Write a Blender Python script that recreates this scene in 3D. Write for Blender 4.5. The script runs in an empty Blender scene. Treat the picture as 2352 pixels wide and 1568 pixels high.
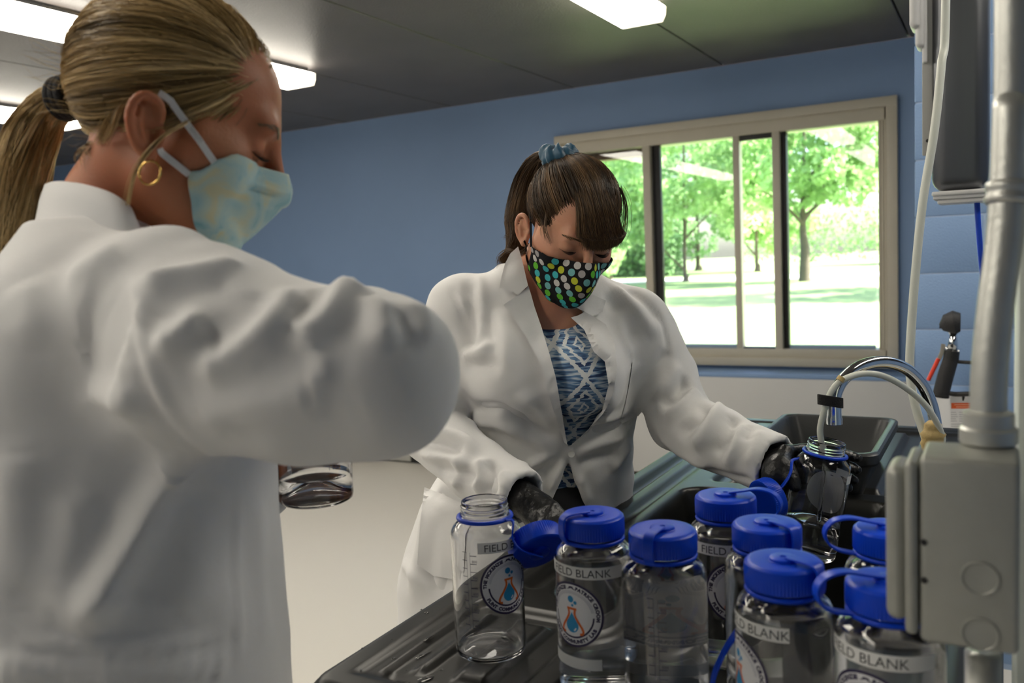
import bpy, bmesh, math, random
import numpy as np
from mathutils import Vector, Matrix, Euler
from mathutils.bvhtree import BVHTree
random.seed(7); rng = np.random.default_rng(7)
SC = bpy.context.scene
COL = SC.collection

# ------------------------------------------------------------------ camera
CAM_Z = 1.38; YAW = 29.5; PITCH = -5.26; ROLL = 2.6; FPX = 2000.0
def _basis():
    a, p, r = [math.radians(v) for v in (YAW, PITCH, ROLL)]
    fh = np.array([-math.sin(a), math.cos(a), 0.0]); z = np.array([0, 0, 1.0])
    F = math.cos(p)*fh + math.sin(p)*z
    R0 = np.array([math.cos(a), math.sin(a), 0.0]); U0 = np.cross(R0, F)
    return math.cos(r)*R0 - math.sin(r)*U0, math.cos(r)*U0 + math.sin(r)*R0, F
CR, CU, CF = _basis(); CC = np.array([0, 0, CAM_Z])
def P(x, y, d):                       # photo pixel + depth in metres -> point in the room
    return CC + d*(CF + (x-1176)/FPX*CR - (y-784)/FPX*CU)
def RAY(x, y): return CF + (x-1176)/FPX*CR - (y-784)/FPX*CU
cam = bpy.data.cameras.new('camera'); camo = bpy.data.objects.new('camera', cam); COL.objects.link(camo)
camo.matrix_world = Matrix(((CR[0], CU[0], -CF[0], 0), (CR[1], CU[1], -CF[1], 0), (CR[2], CU[2], -CF[2], CAM_Z), (0, 0, 0, 1)))
cam.sensor_width = 36.0; cam.lens = 36.0*FPX/2352; cam.clip_start = 0.02; cam.clip_end = 400
cam.dof.use_dof = True; cam.dof.focus_distance = 1.42; cam.dof.aperture_fstop = 5.6
SC.camera = camo
# ------------------------------------------------------------------ light and exposure
SC.view_settings.view_transform = 'Standard'; SC.view_settings.look = 'None'
SC.view_settings.gamma = 1.0; SC.view_settings.use_curve_mapping = False
SC.view_settings.exposure = 0.42
LAMP = 10.5          # radiance of the fluorescent diffusers
SUN = 34.0; SKY = 0.8
W = bpy.data.worlds.new('sky'); SC.world = W; W.use_nodes = True
nt = W.node_tree; nt.nodes.clear()
_o = nt.nodes.new('ShaderNodeOutputWorld'); _b = nt.nodes.new('ShaderNodeBackground'); _s = nt.nodes.new('ShaderNodeTexSky')
_s.sky_type = 'NISHITA'; _s.sun_disc = False; _s.sun_elevation = math.radians(50); _s.sun_rotation = math.radians(80)
_s.air_density = 1.0; _s.dust_density = 2.5; _s.ozone_density = 1.0
_b.inputs[1].default_value = SKY
nt.links.new(_s.outputs[0], _b.inputs[0]); nt.links.new(_b.outputs[0], _o.inputs[0])
_l = bpy.data.lights.new('sun', 'SUN'); _l.energy = SUN; _l.angle = math.radians(0.6); _l.color = (1, .96, .88)
sun = bpy.data.objects.new('sun', _l); COL.objects.link(sun)
_sd = Vector((0.80, 0.22, 0.95)).normalized()     # direction towards the sun: high, from the right
sun.rotation_euler = _sd.to_track_quat('Z', 'Y').to_euler(); sun.location = (20, 20, 30)
cy = SC.cycles
cy.max_bounces = 14; cy.transmission_bounces = 14; cy.glossy_bounces = 4; cy.diffuse_bounces = 4; cy.transparent_max_bounces = 16
cy.caustics_reflective = False; cy.caustics_refractive = True; cy.blur_glossy = 0.6
cy.sample_clamp_indirect = 6.0; cy.use_denoising = True; cy.adaptive_threshold = 0.04

# ------------------------------------------------------------------ helpers
def link(o, parent=None):
    COL.objects.link(o)
    if parent is not None:
        o.parent = parent
    return o
def tag(o, label=None, cat=None, group=None, kind=None):
    for k, v in (('label', label), ('category', cat), ('group', group), ('kind', kind)):
        if v is not None: o[k] = v
    return o
def empty(name, loc=(0, 0, 0), rot=None, label=None, cat=None, group=None, kind=None):
    o = bpy.data.objects.new(name, None); COL.objects.link(o); o.empty_display_size = .05
    M = Matrix.Translation(Vector(loc))
    if rot is not None: M = M @ (rot.to_4x4() if not isinstance(rot, Euler) else rot.to_matrix().to_4x4())
    o.matrix_world = M
    o['_m'] = 0; del o['_m']
    ROOTM[o.name] = M
    return tag(o, label, cat, group, kind)
ROOTM = {}
def mesh_np(name, V, F4, mats, parent=None, smooth=True, mi=None, local=False):
    """V (n,3); F4: list of faces or (m,3)/(m,4) array. World coords unless local."""
    me = bpy.data.meshes.new(name)
    V = np.asarray(V, dtype=np.float32)
    if isinstance(F4, np.ndarray):
        m, k = F4.shape
        me.vertices.add(len(V)); me.vertices.foreach_set('co', V.ravel())
        me.loops.add(m*k); me.loops.foreach_set('vertex_index', F4.astype(np.int32).ravel())
        me.polygons.add(m); me.polygons.foreach_set('loop_start', np.arange(0, m*k, k, dtype=np.int32))
        me.update(calc_edges=True)
    else:
        me.from_pydata([tuple(map(float, v)) for v in V], [], [tuple(int(i) for i in f) for f in F4]); me.update()
    if smooth is not False:
        me.polygons.foreach_set('use_smooth', np.ones(len(me.polygons), dtype=bool))
    for m in (mats if isinstance(mats, (list, tuple)) else [mats]): me.materials.append(m)
    if mi is not None: me.polygons.foreach_set('material_index', np.asarray(mi, dtype=np.int32))
    me.validate()
    o = bpy.data.objects.new(name, me); link(o, parent)
    if parent is not None and not local and parent.name in ROOTM:
        o.matrix_parent_inverse = ROOTM[parent.name].inverted()
    elif parent is not None and not local:
        o.matrix_parent_inverse = Matrix.Identity(4)
    if smooth == 'auto':
        try: me.set_sharp_from_angle(angle=math.radians(38))
        except Exception: pass
    return o
class MB:
    """collects boxes, tubes, lathes and plain faces into one mesh"""
    def __init__(s): s.v = []; s.f = []; s.m = []
    def raw(s, V, F, m=0):
        n = len(s.v); s.v += [tuple(map(float, p)) for p in V]; s.f += [tuple(i+n for i in q) for q in F]; s.m += [m]*len(F); return s
    def box(s, c, size, bevel=0.0, rot=None, m=0, seg=2):
        bm = bmesh.new(); bmesh.ops.create_cube(bm, size=1.0)
        for v in bm.verts: v.co = Vector((v.co.x*size[0], v.co.y*size[1], v.co.z*size[2]))
        if bevel > 0:
            bmesh.ops.bevel(bm, geom=list(bm.edges), offset=min(bevel, .49*min(size)), segments=seg, affect='EDGES', profile=.5)
        M = (rot.to_matrix() if isinstance(rot, Euler) else rot) if rot is not None else None
        bm.verts.ensure_lookup_table()
        V = [((M @ v.co) if M is not None else v.co) + Vector(c) for v in bm.verts]
        F = [[v.index for v in f.verts] for f in bm.faces]
        bm.free(); return s.raw(V, F, m)
    def span(s, a, b, bevel=0.0, m=0, seg=2):
        a, b = np.array(a, float), np.array(b, float)
        return s.box((a+b)/2, np.abs(b-a), bevel, None, m, seg)
    def tube(s, path, r, n=12, m=0, caps=True, flat=None):
        """tube along path; r scalar or list; flat=(wu,wv,ref) gives a strap section"""
        pts = np.asarray(path, float); k = len(pts)
        rr = np.full(k, r) if np.isscalar(r) else np.asarray(r, float)
        T = np.gradient(pts, axis=0); T /= np.linalg.norm(T, axis=1)[:, None]+1e-12
        ref = np.array([0, 0, 1.0]) if flat is None else np.asarray(flat[2], float)
        if flat is None and abs(T[0] @ ref) > .9: ref = np.array([1.0, 0, 0])
        u = ref - T[0]*(ref @ T[0]); u /= np.linalg.norm(u)
        V = []; 
        for i in range(k):
            if flat is not None:
                u = np.asarray(flat[2], float)
            u = u - T[i]*(u @ T[i]); u /= np.linalg.norm(u)+1e-12
            w = np.cross(T[i], u)
            if flat is None:
                for j in range(n):
                    a = 2*math.pi*j/n; V.append(pts[i] + rr[i]*(math.cos(a)*u + math.sin(a)*w))
            else:
                n = 8; hu, hv = flat[0]/2, flat[1]/2; b = min(hu, hv)*.5
                for (x, y) in ((hu, hv-b), (hu-b, hv), (-hu+b, hv), (-hu, hv-b), (-hu, -hv+b), (-hu+b, -hv), (hu-b, -hv), (hu, -hv+b)):
                    V.append(pts[i] + x*u + y*w)
        F = [(i*n+j, i*n+(j+1) % n, (i+1)*n+(j+1) % n, (i+1)*n+j) for i in range(k-1) for j in range(n)]
        if caps: F += [tuple(range(n-1, -1, -1)), tuple(range((k-1)*n, k*n))]
        return s.raw(V, F, m)
    def lathe(s, prof, n=32, c=(0, 0, 0), m=0, close=False, M=None, ripple=None):
        V = []; c = np.array(c, float)
        for q, (r, z) in enumerate(prof):
            for j in range(n):
                a = 2*math.pi*j/n; rad = r
                if ripple is not None and q in ripple[0] and j % 2: rad = r-ripple[1]
                p = np.array([rad*math.cos(a), rad*math.sin(a), z])
                if M is not None: p = np.array(M @ Vector(p))
                V.append(p+c)
        k = len(prof)
        F = [(i*n+j, i*n+(j+1) % n, ((i+1) % k)*n+(j+1) % n, ((i+1) % k)*n+j) for i in range(k if close else k-1) for j in range(n)]
        if not close:
            if prof[0][0] > 1e-6: F.append(tuple(range(n-1, -1, -1)))
            if prof[-1][0] > 1e-6: F.append(tuple(range((k-1)*n, k*n)))
        return s.raw(V, F, m)
    def build(s, name, mats, parent=None, smooth='auto', local=False):
        return mesh_np(name, s.v, s.f, mats, parent, smooth, s.m, local)
def smooth_path(pts, n=24):
    """Catmull-Rom through pts"""
    p = np.asarray(pts, float); p = np.vstack([2*p[0]-p[1], p, 2*p[-1]-p[-2]])
    out = []; k = len(p)-3
    for t in np.linspace(0, k, n):
        i = min(int(t), k-1); u = t-i; a, b, c, d = p[i], p[i+1], p[i+2], p[i+3]
        out.append(.5*(2*b+(c-a)*u+(2*a-5*b+4*c-d)*u*u+(-a+3*b-3*c+d)*u**3))
    return np.array(out)

# ------------------------------------------------------------------ materials
def nodes_of(m):
    m.use_nodes = True; return m.node_tree
def mat(name, col, rough=.6, metal=0.0, var=.06, vscale=8.0, bump=0.0, bscale=60.0, spec=.5, sheen=0.0, sub=0.0, subcol=None, trans=0.0, ior=1.45, coat=0.0, emis=None, estr=0.0, rvar=0.0, stretch=None):
    m = bpy.data.materials.new(name); t = nodes_of(m); b = t.nodes['Principled BSDF']; L = t.links.new
    b.inputs['Roughness'].default_value = rough; b.inputs['Metallic'].default_value = metal
    b.inputs['IOR'].default_value = ior; b.inputs['Specular IOR Level'].default_value = spec
    b.inputs['Transmission Weight'].default_value = trans; b.inputs['Coat Weight'].default_value = coat
    b.inputs['Sheen Weight'].default_value = sheen
    if sub: 
        b.inputs['Subsurface Weight'].default_value = sub; b.inputs['Subsurface Radius'].default_value = (.9, .35, .2); b.inputs['Subsurface Scale'].default_value = .006
    tc = t.nodes.new('ShaderNodeTexCoord'); src = tc.outputs['Object']
    if stretch is not None:
        mp = t.nodes.new('ShaderNodeMapping'); mp.inputs['Scale'].default_value = stretch; L(src, mp.inputs[0]); src = mp.outputs[0]
    n = t.nodes.new('ShaderNodeTexNoise'); n.inputs['Scale'].default_value = vscale; n.inputs['Detail'].default_value = 5
    L(src, n.inputs['Vector'])
    mx = t.nodes.new('ShaderNodeMix'); mx.data_type = 'RGBA'
    c = np.array(col[:3]); 
    mx.inputs[6].default_value = (*np.clip(c*(1-var), 0, 1), 1); mx.inputs[7].default_value = (*np.clip(c*(1+var), 0, 1), 1)
    L(n.outputs['Fac'], mx.inputs[0]); L(mx.outputs[2], b.inputs['Base Color'])
    if rvar:
        mr = t.nodes.new('ShaderNodeMapRange'); mr.inputs[3].default_value = max(0, rough-rvar); mr.inputs[4].default_value = rough+rvar
        L(n.outputs['Fac'], mr.inputs[0]); L(mr.outputs[0], b.inputs['Roughness'])
    if bump:
        n2 = t.nodes.new('ShaderNodeTexNoise'); n2.inputs['Scale'].default_value = bscale; n2.inputs['Detail'].default_value = 4
        L(src, n2.inputs['Vector']); bp = t.nodes.new('ShaderNodeBump'); bp.inputs['Strength'].default_value = bump; bp.inputs['Distance'].default_value = .01
        L(n2.outputs['Fac'], bp.inputs['Height']); L(bp.outputs[0], b.inputs['Normal'])
    if emis is not None:
        b.inputs['Emission Color'].default_value = (*emis, 1); b.inputs['Emission Strength'].default_value = estr
    return m
def glass_mat(name, col=(1, 1, 1), rough=0.0, ior=1.45):
    m = bpy.data.materials.new(name); t = nodes_of(m); b = t.nodes['Principled BSDF']
    b.inputs['Base Color'].default_value = (*col, 1); b.inputs['Roughness'].default_value = rough
    b.inputs['Transmission Weight'].default_value = 1.0; b.inputs['IOR'].default_value = ior
    return m
# ================================================================== room shell
YW = 5.08; ZC = 2.44; XL = -10.2; XR = 2.6; YB = -4.2
M_wall = mat('blue wall paint', (.215, .325, .53), .55, var=.05, vscale=2.5, bump=.10, bscale=220)
M_wall2 = mat('blue block paint', (.225, .35, .58), .5, var=.04, vscale=3, bump=.18, bscale=160)
M_ceil = mat('dark ceiling paint', (.125, .112, .108), .40, var=.25, vscale=3.0, bump=.35, bscale=130, spec=.35)
M_floor = mat('pale floor', (.70, .67, .61), .32, var=.012, vscale=.9, spec=.4)
M_frame = mat('beige window frame', (.55, .51, .42), .45, var=.05, vscale=12)
M_dark = mat('dark rubber', (.02, .02, .022), .5)
M_brown = mat('brown soffit paint', (.22, .12, .085), .6, var=.12, vscale=9)
M_white = mat('white enamel', (.60, .60, .60), .38, var=.03, vscale=4)
M_black = mat('black plastic', (.018, .018, .018), .4, var=.2)
M_pane = bpy.data.materials.new('window glass')
def _pane():
    t = nodes_of(M_pane); t.nodes.clear(); L = t.links.new
    o = t.nodes.new('ShaderNodeOutputMaterial'); mx = t.nodes.new('ShaderNodeMixShader')
    tr = t.nodes.new('ShaderNodeBsdfTransparent'); gl = t.nodes.new('ShaderNodeBsdfGlossy'); fr = t.nodes.new('ShaderNodeFresnel')
    tr.inputs[0].default_value = (.93, .96, .95, 1); gl.inputs['Roughness'].default_value = .01; fr.inputs[0].default_value = 1.5
    L(fr.outputs[0], mx.inputs[0]); L(tr.outputs[0], mx.inputs[1]); L(gl.outputs[0], mx.inputs[2]); L(mx.outputs[0], o.inputs[0])
_pane()
M_screen = bpy.data.materials.new('insect screen')
def _screen():
    t = nodes_of(M_screen); t.nodes.clear(); L = t.links.new
    o = t.nodes.new('ShaderNodeOutputMaterial'); mx = t.nodes.new('ShaderNodeMixShader')
    tr = t.nodes.new('ShaderNodeBsdfTransparent'); df = t.nodes.new('ShaderNodeBsdfDiffuse'); df.inputs[0].default_value = (.35, .37, .36, 1)
    tc = t.nodes.new('ShaderNodeTexCoord'); sp = t.nodes.new('ShaderNodeSeparateXYZ'); L(tc.outputs['Object'], sp.inputs[0])
    outs = []
    for ax in (0, 2):
        a = t.nodes.new('ShaderNodeMath'); a.operation = 'MULTIPLY'; a.inputs[1].default_value = 2*math.pi/.0075; L(sp.outputs[ax], a.inputs[0])
        s = t.nodes.new('ShaderNodeMath'); s.operation = 'SINE'; L(a.outputs[0], s.inputs[0])
        g = t.nodes.new('ShaderNodeMath'); g.operation = 'GREATER_THAN'; g.inputs[1].default_value = .55; L(s.outputs[0], g.inputs[0]); outs.append(g)
    mxm = t.nodes.new('ShaderNodeMath'); mxm.operation = 'MAXIMUM'; L(outs[0].outputs[0], mxm.inputs[0]); L(outs[1].outputs[0], mxm.inputs[1])
    sc = t.nodes.new('ShaderNodeMath'); sc.operation = 'MULTIPLY'; sc.inputs[1].default_value = .42; L(mxm.outputs[0], sc.inputs[0])
    L(sc.outputs[0], mx.inputs[0]); L(tr.outputs[0], mx.inputs[1]); L(df.outputs[0], mx.inputs[2]); L(mx.outputs[0], o.inputs[0])
_screen()

def struct(o): return tag(o, kind='structure')
struct(MB().span((XL-.2, YB-.2, -.12), (XR+.2, YW+.2, 0)).build('floor', M_floor, smooth=False))
ceil_o = struct(MB().span((XL-.2, YB-.2, ZC+.02), (XR+.2, YW+.2, ZC+.14)).build('ceiling', M_black, smooth=False))
SEAMS = [-.427 + .95*i for i in range(4)] + [-.427-.972, -2.341, -3.256, -4.162, -5.09, -6.02, -6.95, -7.88, -8.81, -9.74]
SEAMS = sorted(SEAMS); xs = [XL] + SEAMS + [XR]
for i in range(len(xs)-1):
    if xs[i+1]-xs[i] < .05: continue
    for y0, y1 in ((YB, -1.8), (-1.8, .64), (.64, YW)):
        MB().span((xs[i]+.004, y0+.003, ZC), (xs[i+1]-.004, y1-.003, ZC+.022), .003, seg=1).build('ceiling_panel', M_ceil, ceil_o, smooth=False)
# window wall with its opening
WX0, WX1, WZ0, WZ1 = -2.484, -.483, .712, 2.153
w = MB()
w.span((XL-.2, YW, 0), (WX0, YW+.2, ZC)); w.span((WX1, YW, 0), (XR+.2, YW+.2, ZC))
w.span((WX0, YW, 0), (WX1, YW+.2, WZ0)); w.span((WX0, YW, WZ1), (WX1, YW+.2, ZC))
struct(w.build('wall_back', M_wall, smooth=False))
struct(MB().span((XL-.2, YB, 0), (XL, YW, ZC)).build('wall_left', M_wall, smooth=False))
struct(MB().span((XR, YB, 0), (XR+.2, YW, ZC)).build('wall_right', M_wall, smooth=False))
struct(MB().span((XL-.2, YB-.2, 0), (XR+.2, YB, ZC)).build('wall_front', M_wall, smooth=False))
# concrete block partition standing forward of the window wall on the right
YP = 3.1; PX = -.246
part = struct(MB().span((PX+.003, YP+.0025, 0), (XR, YP+.19, ZC)).build('wall_partition', mat('mortar paint', (.36, .47, .66), .6, var=.05), smooth=False))
row = 0; z = .018
while z < ZC-.02:
    z1 = min(z+.1768, ZC-.004); x = PX - (.2 if row % 2 else 0)
    while x < XR:
        a, b = max(x, PX), min(x+.394, XR)
        if b-a > .03: MB().span((a, YP, z), (b, YP+.1, z1), .004).build('block', M_wall2, part, smooth='auto')
        x += .4
    row += 1; z += .1805
# window
win = struct(empty('window_1', ((WX0+WX1)/2, YW, WZ0)))
def wbar(name, x0, x1, z0, z1, y0=-.03, y1=.14, m=M_frame, bev=.004):
    return MB().span((x0, YW+y0, z0), (x1, YW+y1, z1), bev).build(name, m, win)
wbar('casing', WX0, WX1, WZ1-.052, WZ1, -.035); wbar('casing', WX0, WX1, WZ0, WZ0+.05, -.035)
wbar('casing', WX0, WX0+.05, WZ0, WZ1, -.034); wbar('casing', WX1-.055, WX1, WZ0, WZ1, -.034)
wbar('frame_rail', WX0+.05, WX1-.05, WZ1-.118, WZ1-.05, -.012); wbar('frame_rail', WX0+.05, WX1-.05, WZ0+.048, WZ0+.098, -.012)
wbar('frame_stile', WX0+.05, WX0+.135, WZ0+.05, WZ1-.05, .0, .1); 
for k in range(3): wbar('frame_stile', WX1-.055-.016*(k+1)+.002, WX1-.055-.016*k, WZ0+.05, WZ1-.05, -.012+.014*k)
Z0, Z1 = WZ0+.095, WZ1-.112
MUL = [(-1.907, -1.858), (-1.357, -1.319), (-1.135, -1.092)]
for a, b in MUL: wbar('mullion', a, b, Z0, Z1, -.01, .06)
wbar('track_gasket', -1.858, -1.810, Z0, Z1, .03, .07, M_dark); wbar('track_gasket', -1.092, -1.066, Z0, Z1, .03, .09, M_dark)
wbar('head_track', -1.319, -1.135, Z1-.035, Z1+.0, .0, .05, M_dark); wbar('sill_track', -1.319, -1.135, Z0-.004, Z0+.012, .0, .05, M_dark)
wbar('bottom_bead', -1.80, -1.357, Z0, Z0+.022, .03, .07, mat('blue grey sill', (.30, .42, .58), .4)); wbar('bottom_bead', -1.062, -.605, Z0, Z0+.022, .03, .07, bpy.data.materials['blue grey sill'])
wbar('brown_header', WX0+.135, -1.907, Z1-.05, Z1, .10, .19, M_brown); wbar('brown_jamb', WX0+.13, WX0+.165, Z0, Z1, .12, .19, M_brown)
for a, b, y in ((WX0+.135, -1.907, .08), (-1.858, -1.357, .05), (-1.092, -.602, .05)):
    MB().span((a, YW+y, Z0), (b, YW+y+.004, Z1)).build('pane', M_pane, win, smooth=False)
for a, b in ((WX0+.135, -1.907), (-1.858, -1.357), (-1.092, -.602)):
    MB().raw([(a, YW+.11, Z0), (b, YW+.11, Z0), (b, YW+.11, Z1), (a, YW+.11, Z1)], [(0, 1, 2, 3)]).build('screen', M_screen, win, smooth=False)
# soffit and eave outside
struct(MB().span((XL, YW+.2, 2.28), (XR, YW+.95, 2.42), .01).build('trim_1', M_brown, smooth=False))
# convector cabinet under the window
cv = empty('convector_cabinet', (-2.2, 4.95, 0), None, 'long white convector cabinet under the window with a black plinth', 'cabinet')
x = XL+.3
for i, (a, b) in enumerate([(-9.8, -7.6), (-7.6, -5.7), (-5.7, -3.78), (-3.78, -2.0), (-2.0, -.25)]):
    MB().span((a+.002, 4.86, .078), (b-.002, YW-.003, .67), .006).build('panel', M_white, cv)
    MB().span((a+.003, 4.858, .67), (b-.003, YW-.003, .695), .006).build('cap_strip', M_wall2, cv)
MB().span((-9.8, 4.88, 0), (-.25, YW-.005, .08)).build('plinth', M_black, cv, smooth=False)
MB().span((-3.80, 4.872, .012), (-3.62, 4.881, .068), .002).build('grille_plate', mat('grille grey', (.45, .45, .42), .5), cv)
# fluorescent fixtures
M_lens = bpy.data.materials.new('lamp lens')
def _lens():
    t = nodes_of(M_lens); t.nodes.clear(); L = t.links.new; o = t.nodes.new('ShaderNodeOutputMaterial')
    e = t.nodes.new('ShaderNodeEmission'); e.inputs[0].default_value = (1, .93, .80, 1)
    tc = t.nodes.new('ShaderNodeTexCoord'); wv = t.nodes.new('ShaderNodeTexWave'); wv.bands_direction = 'Y'; wv.inputs['Scale'].default_value = 40
    mr = t.nodes.new('ShaderNodeMapRange'); mr.inputs[3].default_value = LAMP*.94; mr.inputs[4].default_value = LAMP*1.06
    L(tc.outputs['Object'], wv.inputs['Vector']); L(wv.outputs['Fac'], mr.inputs[0]); L(mr.outputs[0], e.inputs[1]); L(e.outputs[0], o.inputs[0])
_lens()
M_lensend = mat('lamp end cap', (.85, .80, .66), .5, emis=(1, .90, .70), estr=LAMP*.16)
LABS = {(0, 0): 'fluorescent ceiling lamp hanging over the sink, right of the blonde woman', (1, 0): 'fluorescent ceiling lamp partly hidden behind the head of the blonde woman',
        (2, 0): 'far left fluorescent ceiling lamp seen behind the blonde ponytail', (3, 0): 'fluorescent ceiling lamp beyond the right edge, over the faucet side of the sink', (0, 1): 'fluorescent ceiling lamp above and behind the blonde woman, out of frame', (1, 1): 'fluorescent ceiling lamp behind the camera, nearer of the two on the left', (2, 1): 'fluorescent ceiling lamp behind the camera, farthest left'}
for i, xc in enumerate((-1.34, -3.27, -5.2, .59)):
    for j, y1 in enumerate((3.62, .62)):
        if (i, j) == (3, 1): continue
        fx = empty('ceiling_lamp', (xc, y1-1.22, ZC-.09), None, LABS.get((i, j), 'fluorescent ceiling lamp out of view'), 'lamp', 'fluorescent lamps in rows on the ceiling')
        MB().span((xc-.085, y1-2.40, ZC-.03), (xc+.085, y1-.03, ZC), .004).build('housing', M_black, fx)
        s = MB()
        pr = [(-.105, -.028), (-.102, -.062), (-.088, -.088), (.088, -.088), (.102, -.062), (.105, -.028)]
        V = [(xc+p, yy, ZC+q) for yy in (y1-2.42, y1-.014) for p, q in pr]
        s.raw(V, [(k, k+1, k+7, k+6) for k in range(5)] + [(5, 0, 6, 11)])
        s.build('lens', M_lens, fx, smooth='auto')
        for ya, yb in ((y1-.014, y1), (y1-2.434, y1-2.42)):
            s = MB(); V = [(xc+p*1.01, yy, ZC+q) for yy in (ya, yb) for p, q in pr]
            s.raw(V, [(k, k+1, k+7, k+6) for k in range(5)] + [(5, 0, 6, 11), (5, 4, 3, 2, 1, 0), (6, 7, 8, 9, 10, 11)])
            s.build('end_cap', M_lensend, fx, smooth=False)
# ------------------------------------------------------------------ outdoors
M_grass = mat('mown grass', (.22, .30, .12), .9, var=.25, vscale=.35)
M_leaf = [mat('tree leaves %d' % i, c, .55, var=.35, vscale=.8) for i, c in enumerate(((.32, .50, .20), (.38, .56, .24), (.27, .43, .20)))]
for _m in M_leaf:
    _t = _m.node_tree; _bs = _t.nodes['Principled BSDF']; _tl = _t.nodes.new('ShaderNodeBsdfTranslucent'); _mx = _t.nodes.new('ShaderNodeMixShader'); _mx.inputs[0].default_value = .5
    _t.links.new(_bs.inputs['Base Color'].links[0].from_socket, _tl.inputs[0]); _t.links.new(_bs.outputs[0], _mx.inputs[1]); _t.links.new(_tl.outputs[0], _mx.inputs[2]); _t.links.new(_mx.outputs[0], _t.nodes['Material Output'].inputs[0])
M_bark = mat('bark', (.11, .085, .065), .9, var=.3, vscale=5, bump=.5, bscale=14)
tag(MB().raw([(-160, 5.3, -.02), (120, 5.3, -.02), (120, 190, -.02), (-160, 190, -.02)], [(0, 1, 2, 3)]).build('lawn', M_grass, smooth=False), 'bright mown lawn outside the window', 'lawn', kind='structure')
tag(MB().raw([(-160, 43, .0), (120, 40, .0), (120, 46.5, .0), (-160, 49.5, .0)], [(0, 1, 2, 3)]).build('road', mat('pale road', (.62, .60, .57), .9, var=.08), smooth=False), 'pale road crossing behind the lawn outside the window', 'road', kind='structure')
def tree(name, x, y, h, cr, z0, trunk, nleaf, mi, label, leaf=.34, flat=.8, seed=0):
    r = np.random.default_rng(seed+11)
    root = empty(name, (x, y, 0), None, label, 'tree', 'trees outside the window')
    t = MB(); top = z0+(h-z0)*.7
    t.tube(smooth_path([(x, y, -.05), (x+.03, y, z0*.5), (x-.05, y+.05, z0), (x+.08, y, top)], 14), np.linspace(trunk*1.15, trunk*.3, 14), 10)
    for k in range(7):
        a = r.uniform(0, 6.28); zz = z0*.8+(h-z0)*r.uniform(0, .4); e = np.array([x+cr*.7*math.cos(a), y+cr*.7*math.sin(a), zz+(h-z0)*.25])
        t.tube(smooth_path([(x, y, zz), (np.array([x, y, zz])+e)/2+[0, 0, .2], e], 6), np.linspace(trunk*.4, trunk*.1, 6), 6)
    t.build('trunk', M_bark, root)
    nb = 46; cz = (z0+h)/2; C_ = []
    for k in range(nb):
        d = r.normal(size=3); d /= np.linalg.norm(d); q = r.uniform(.35, 1)**.6
        C_.append((x+d[0]*cr*q, y+d[1]*cr*q, cz+d[2]*(h-z0)/2*q, r.uniform(.22, .42)*cr*flat))
    C_ = np.array(C_); w = C_[:, 3]**2; idx = r.choice(nb, nleaf, p=w/w.sum())
    d = r.normal(size=(nleaf, 3)); d /= np.linalg.norm(d, axis=1)[:, None]; rad = C_[idx, 3]*r.uniform(.45, 1, nleaf)**.5
    c = C_[idx, :3]+d*rad[:, None]*np.array([1, 1, .75])
    u = r.normal(size=(nleaf, 3)); u /= np.linalg.norm(u, axis=1)[:, None]; v = np.cross(u, r.normal(size=(nleaf, 3))); v /= np.linalg.norm(v, axis=1)[:, None]
    s = leaf*r.uniform(.6, 1.2, nleaf)[:, None]
    V = np.stack([c-u*s*.5, c+v*s*.32, c+u*s*.5, c-v*s*.32], 1).reshape(-1, 3); Fq = np.arange(nleaf*4).reshape(-1, 4)
    lo = mesh_np('foliage', V, Fq, M_leaf[mi], root, smooth=False); lo['kind'] = 'stuff'
    return root
tree('shade_tree', -7.25, 38.0, 8.2, 3.6, 2.6, .22, 9000, 0, 'single shade tree with a bare trunk on the lawn, seen through the right pane', seed=1)
tree('broad_tree', -13.7, 42.0, 9.6, 3.9, .6, .16, 11000, 1, 'broad leafy tree seen through the middle pane', seed=2)
tree('broad_tree', -20.8, 49.0, 12.0, 4.6, .4, .25, 11000, 1, 'broad leafy tree seen through the left screened pane', seed=3)
tree('broad_tree', -20.8, 67, 15, 5.6, .8, .3, 11000, 2, 'dark tree rising behind the middle pane, beyond the road', leaf=.4, seed=4)
tree('broad_tree', -13.8, 57, 13, 4.4, 1.0, .2, 11000, 1, 'distant pale tree behind the narrow open gap of the window', leaf=.4, seed=5)
tree('broad_tree', -33, 70, 16, 5.8, .8, .3, 11000, 2, 'dark tree at the far left edge of the window view', leaf=.42, seed=6)
tree('broad_tree', -2.2, 70, 9, 5.0, 1.5, .3, 9000, 1, 'low distant tree at the right edge of the window view', leaf=.42, seed=8)
def hedge(name, x0, x1, y, h, n, mi, label, seed):
    r = np.random.default_rng(seed); root = empty(name, ((x0+x1)/2, y, 0), None, label, 'hedge')
    c = np.stack([r.uniform(x0, x1, n), y+r.normal(0, .8, n), h*r.uniform(0, 1, n)**.8], 1)
    u = r.normal(size=(n, 3)); u /= np.linalg.norm(u, axis=1)[:, None]; v = np.cross(u, r.normal(size=(n, 3))); v /= np.linalg.norm(v, axis=1)[:, None]
    s = .42*r.uniform(.6, 1.2, n)[:, None]
    o = mesh_np('foliage', np.stack([c-u*s*.5, c+v*s*.32, c+u*s*.5, c-v*s*.32], 1).reshape(-1, 3), np.arange(n*4).reshape(-1, 4), M_leaf[mi], root, smooth=False); o['kind'] = 'stuff'
tree('broad_tree', 3.4, 28.5, 13, 4.6, 3.5, .3, 9000, 1, 'tall tree out of sight to the right of the window, shading the lawn', seed=14)
hedge('bush_row', -24, 22, 92, 5.5, 9000, 1, 'far pale row of trees along the end of the lawn', 22)
hedge('bush_row', -30, -18.6, 55.6, 2.6, 9000, 2, 'row of dark bushes along the road behind the trees', 21)
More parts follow.
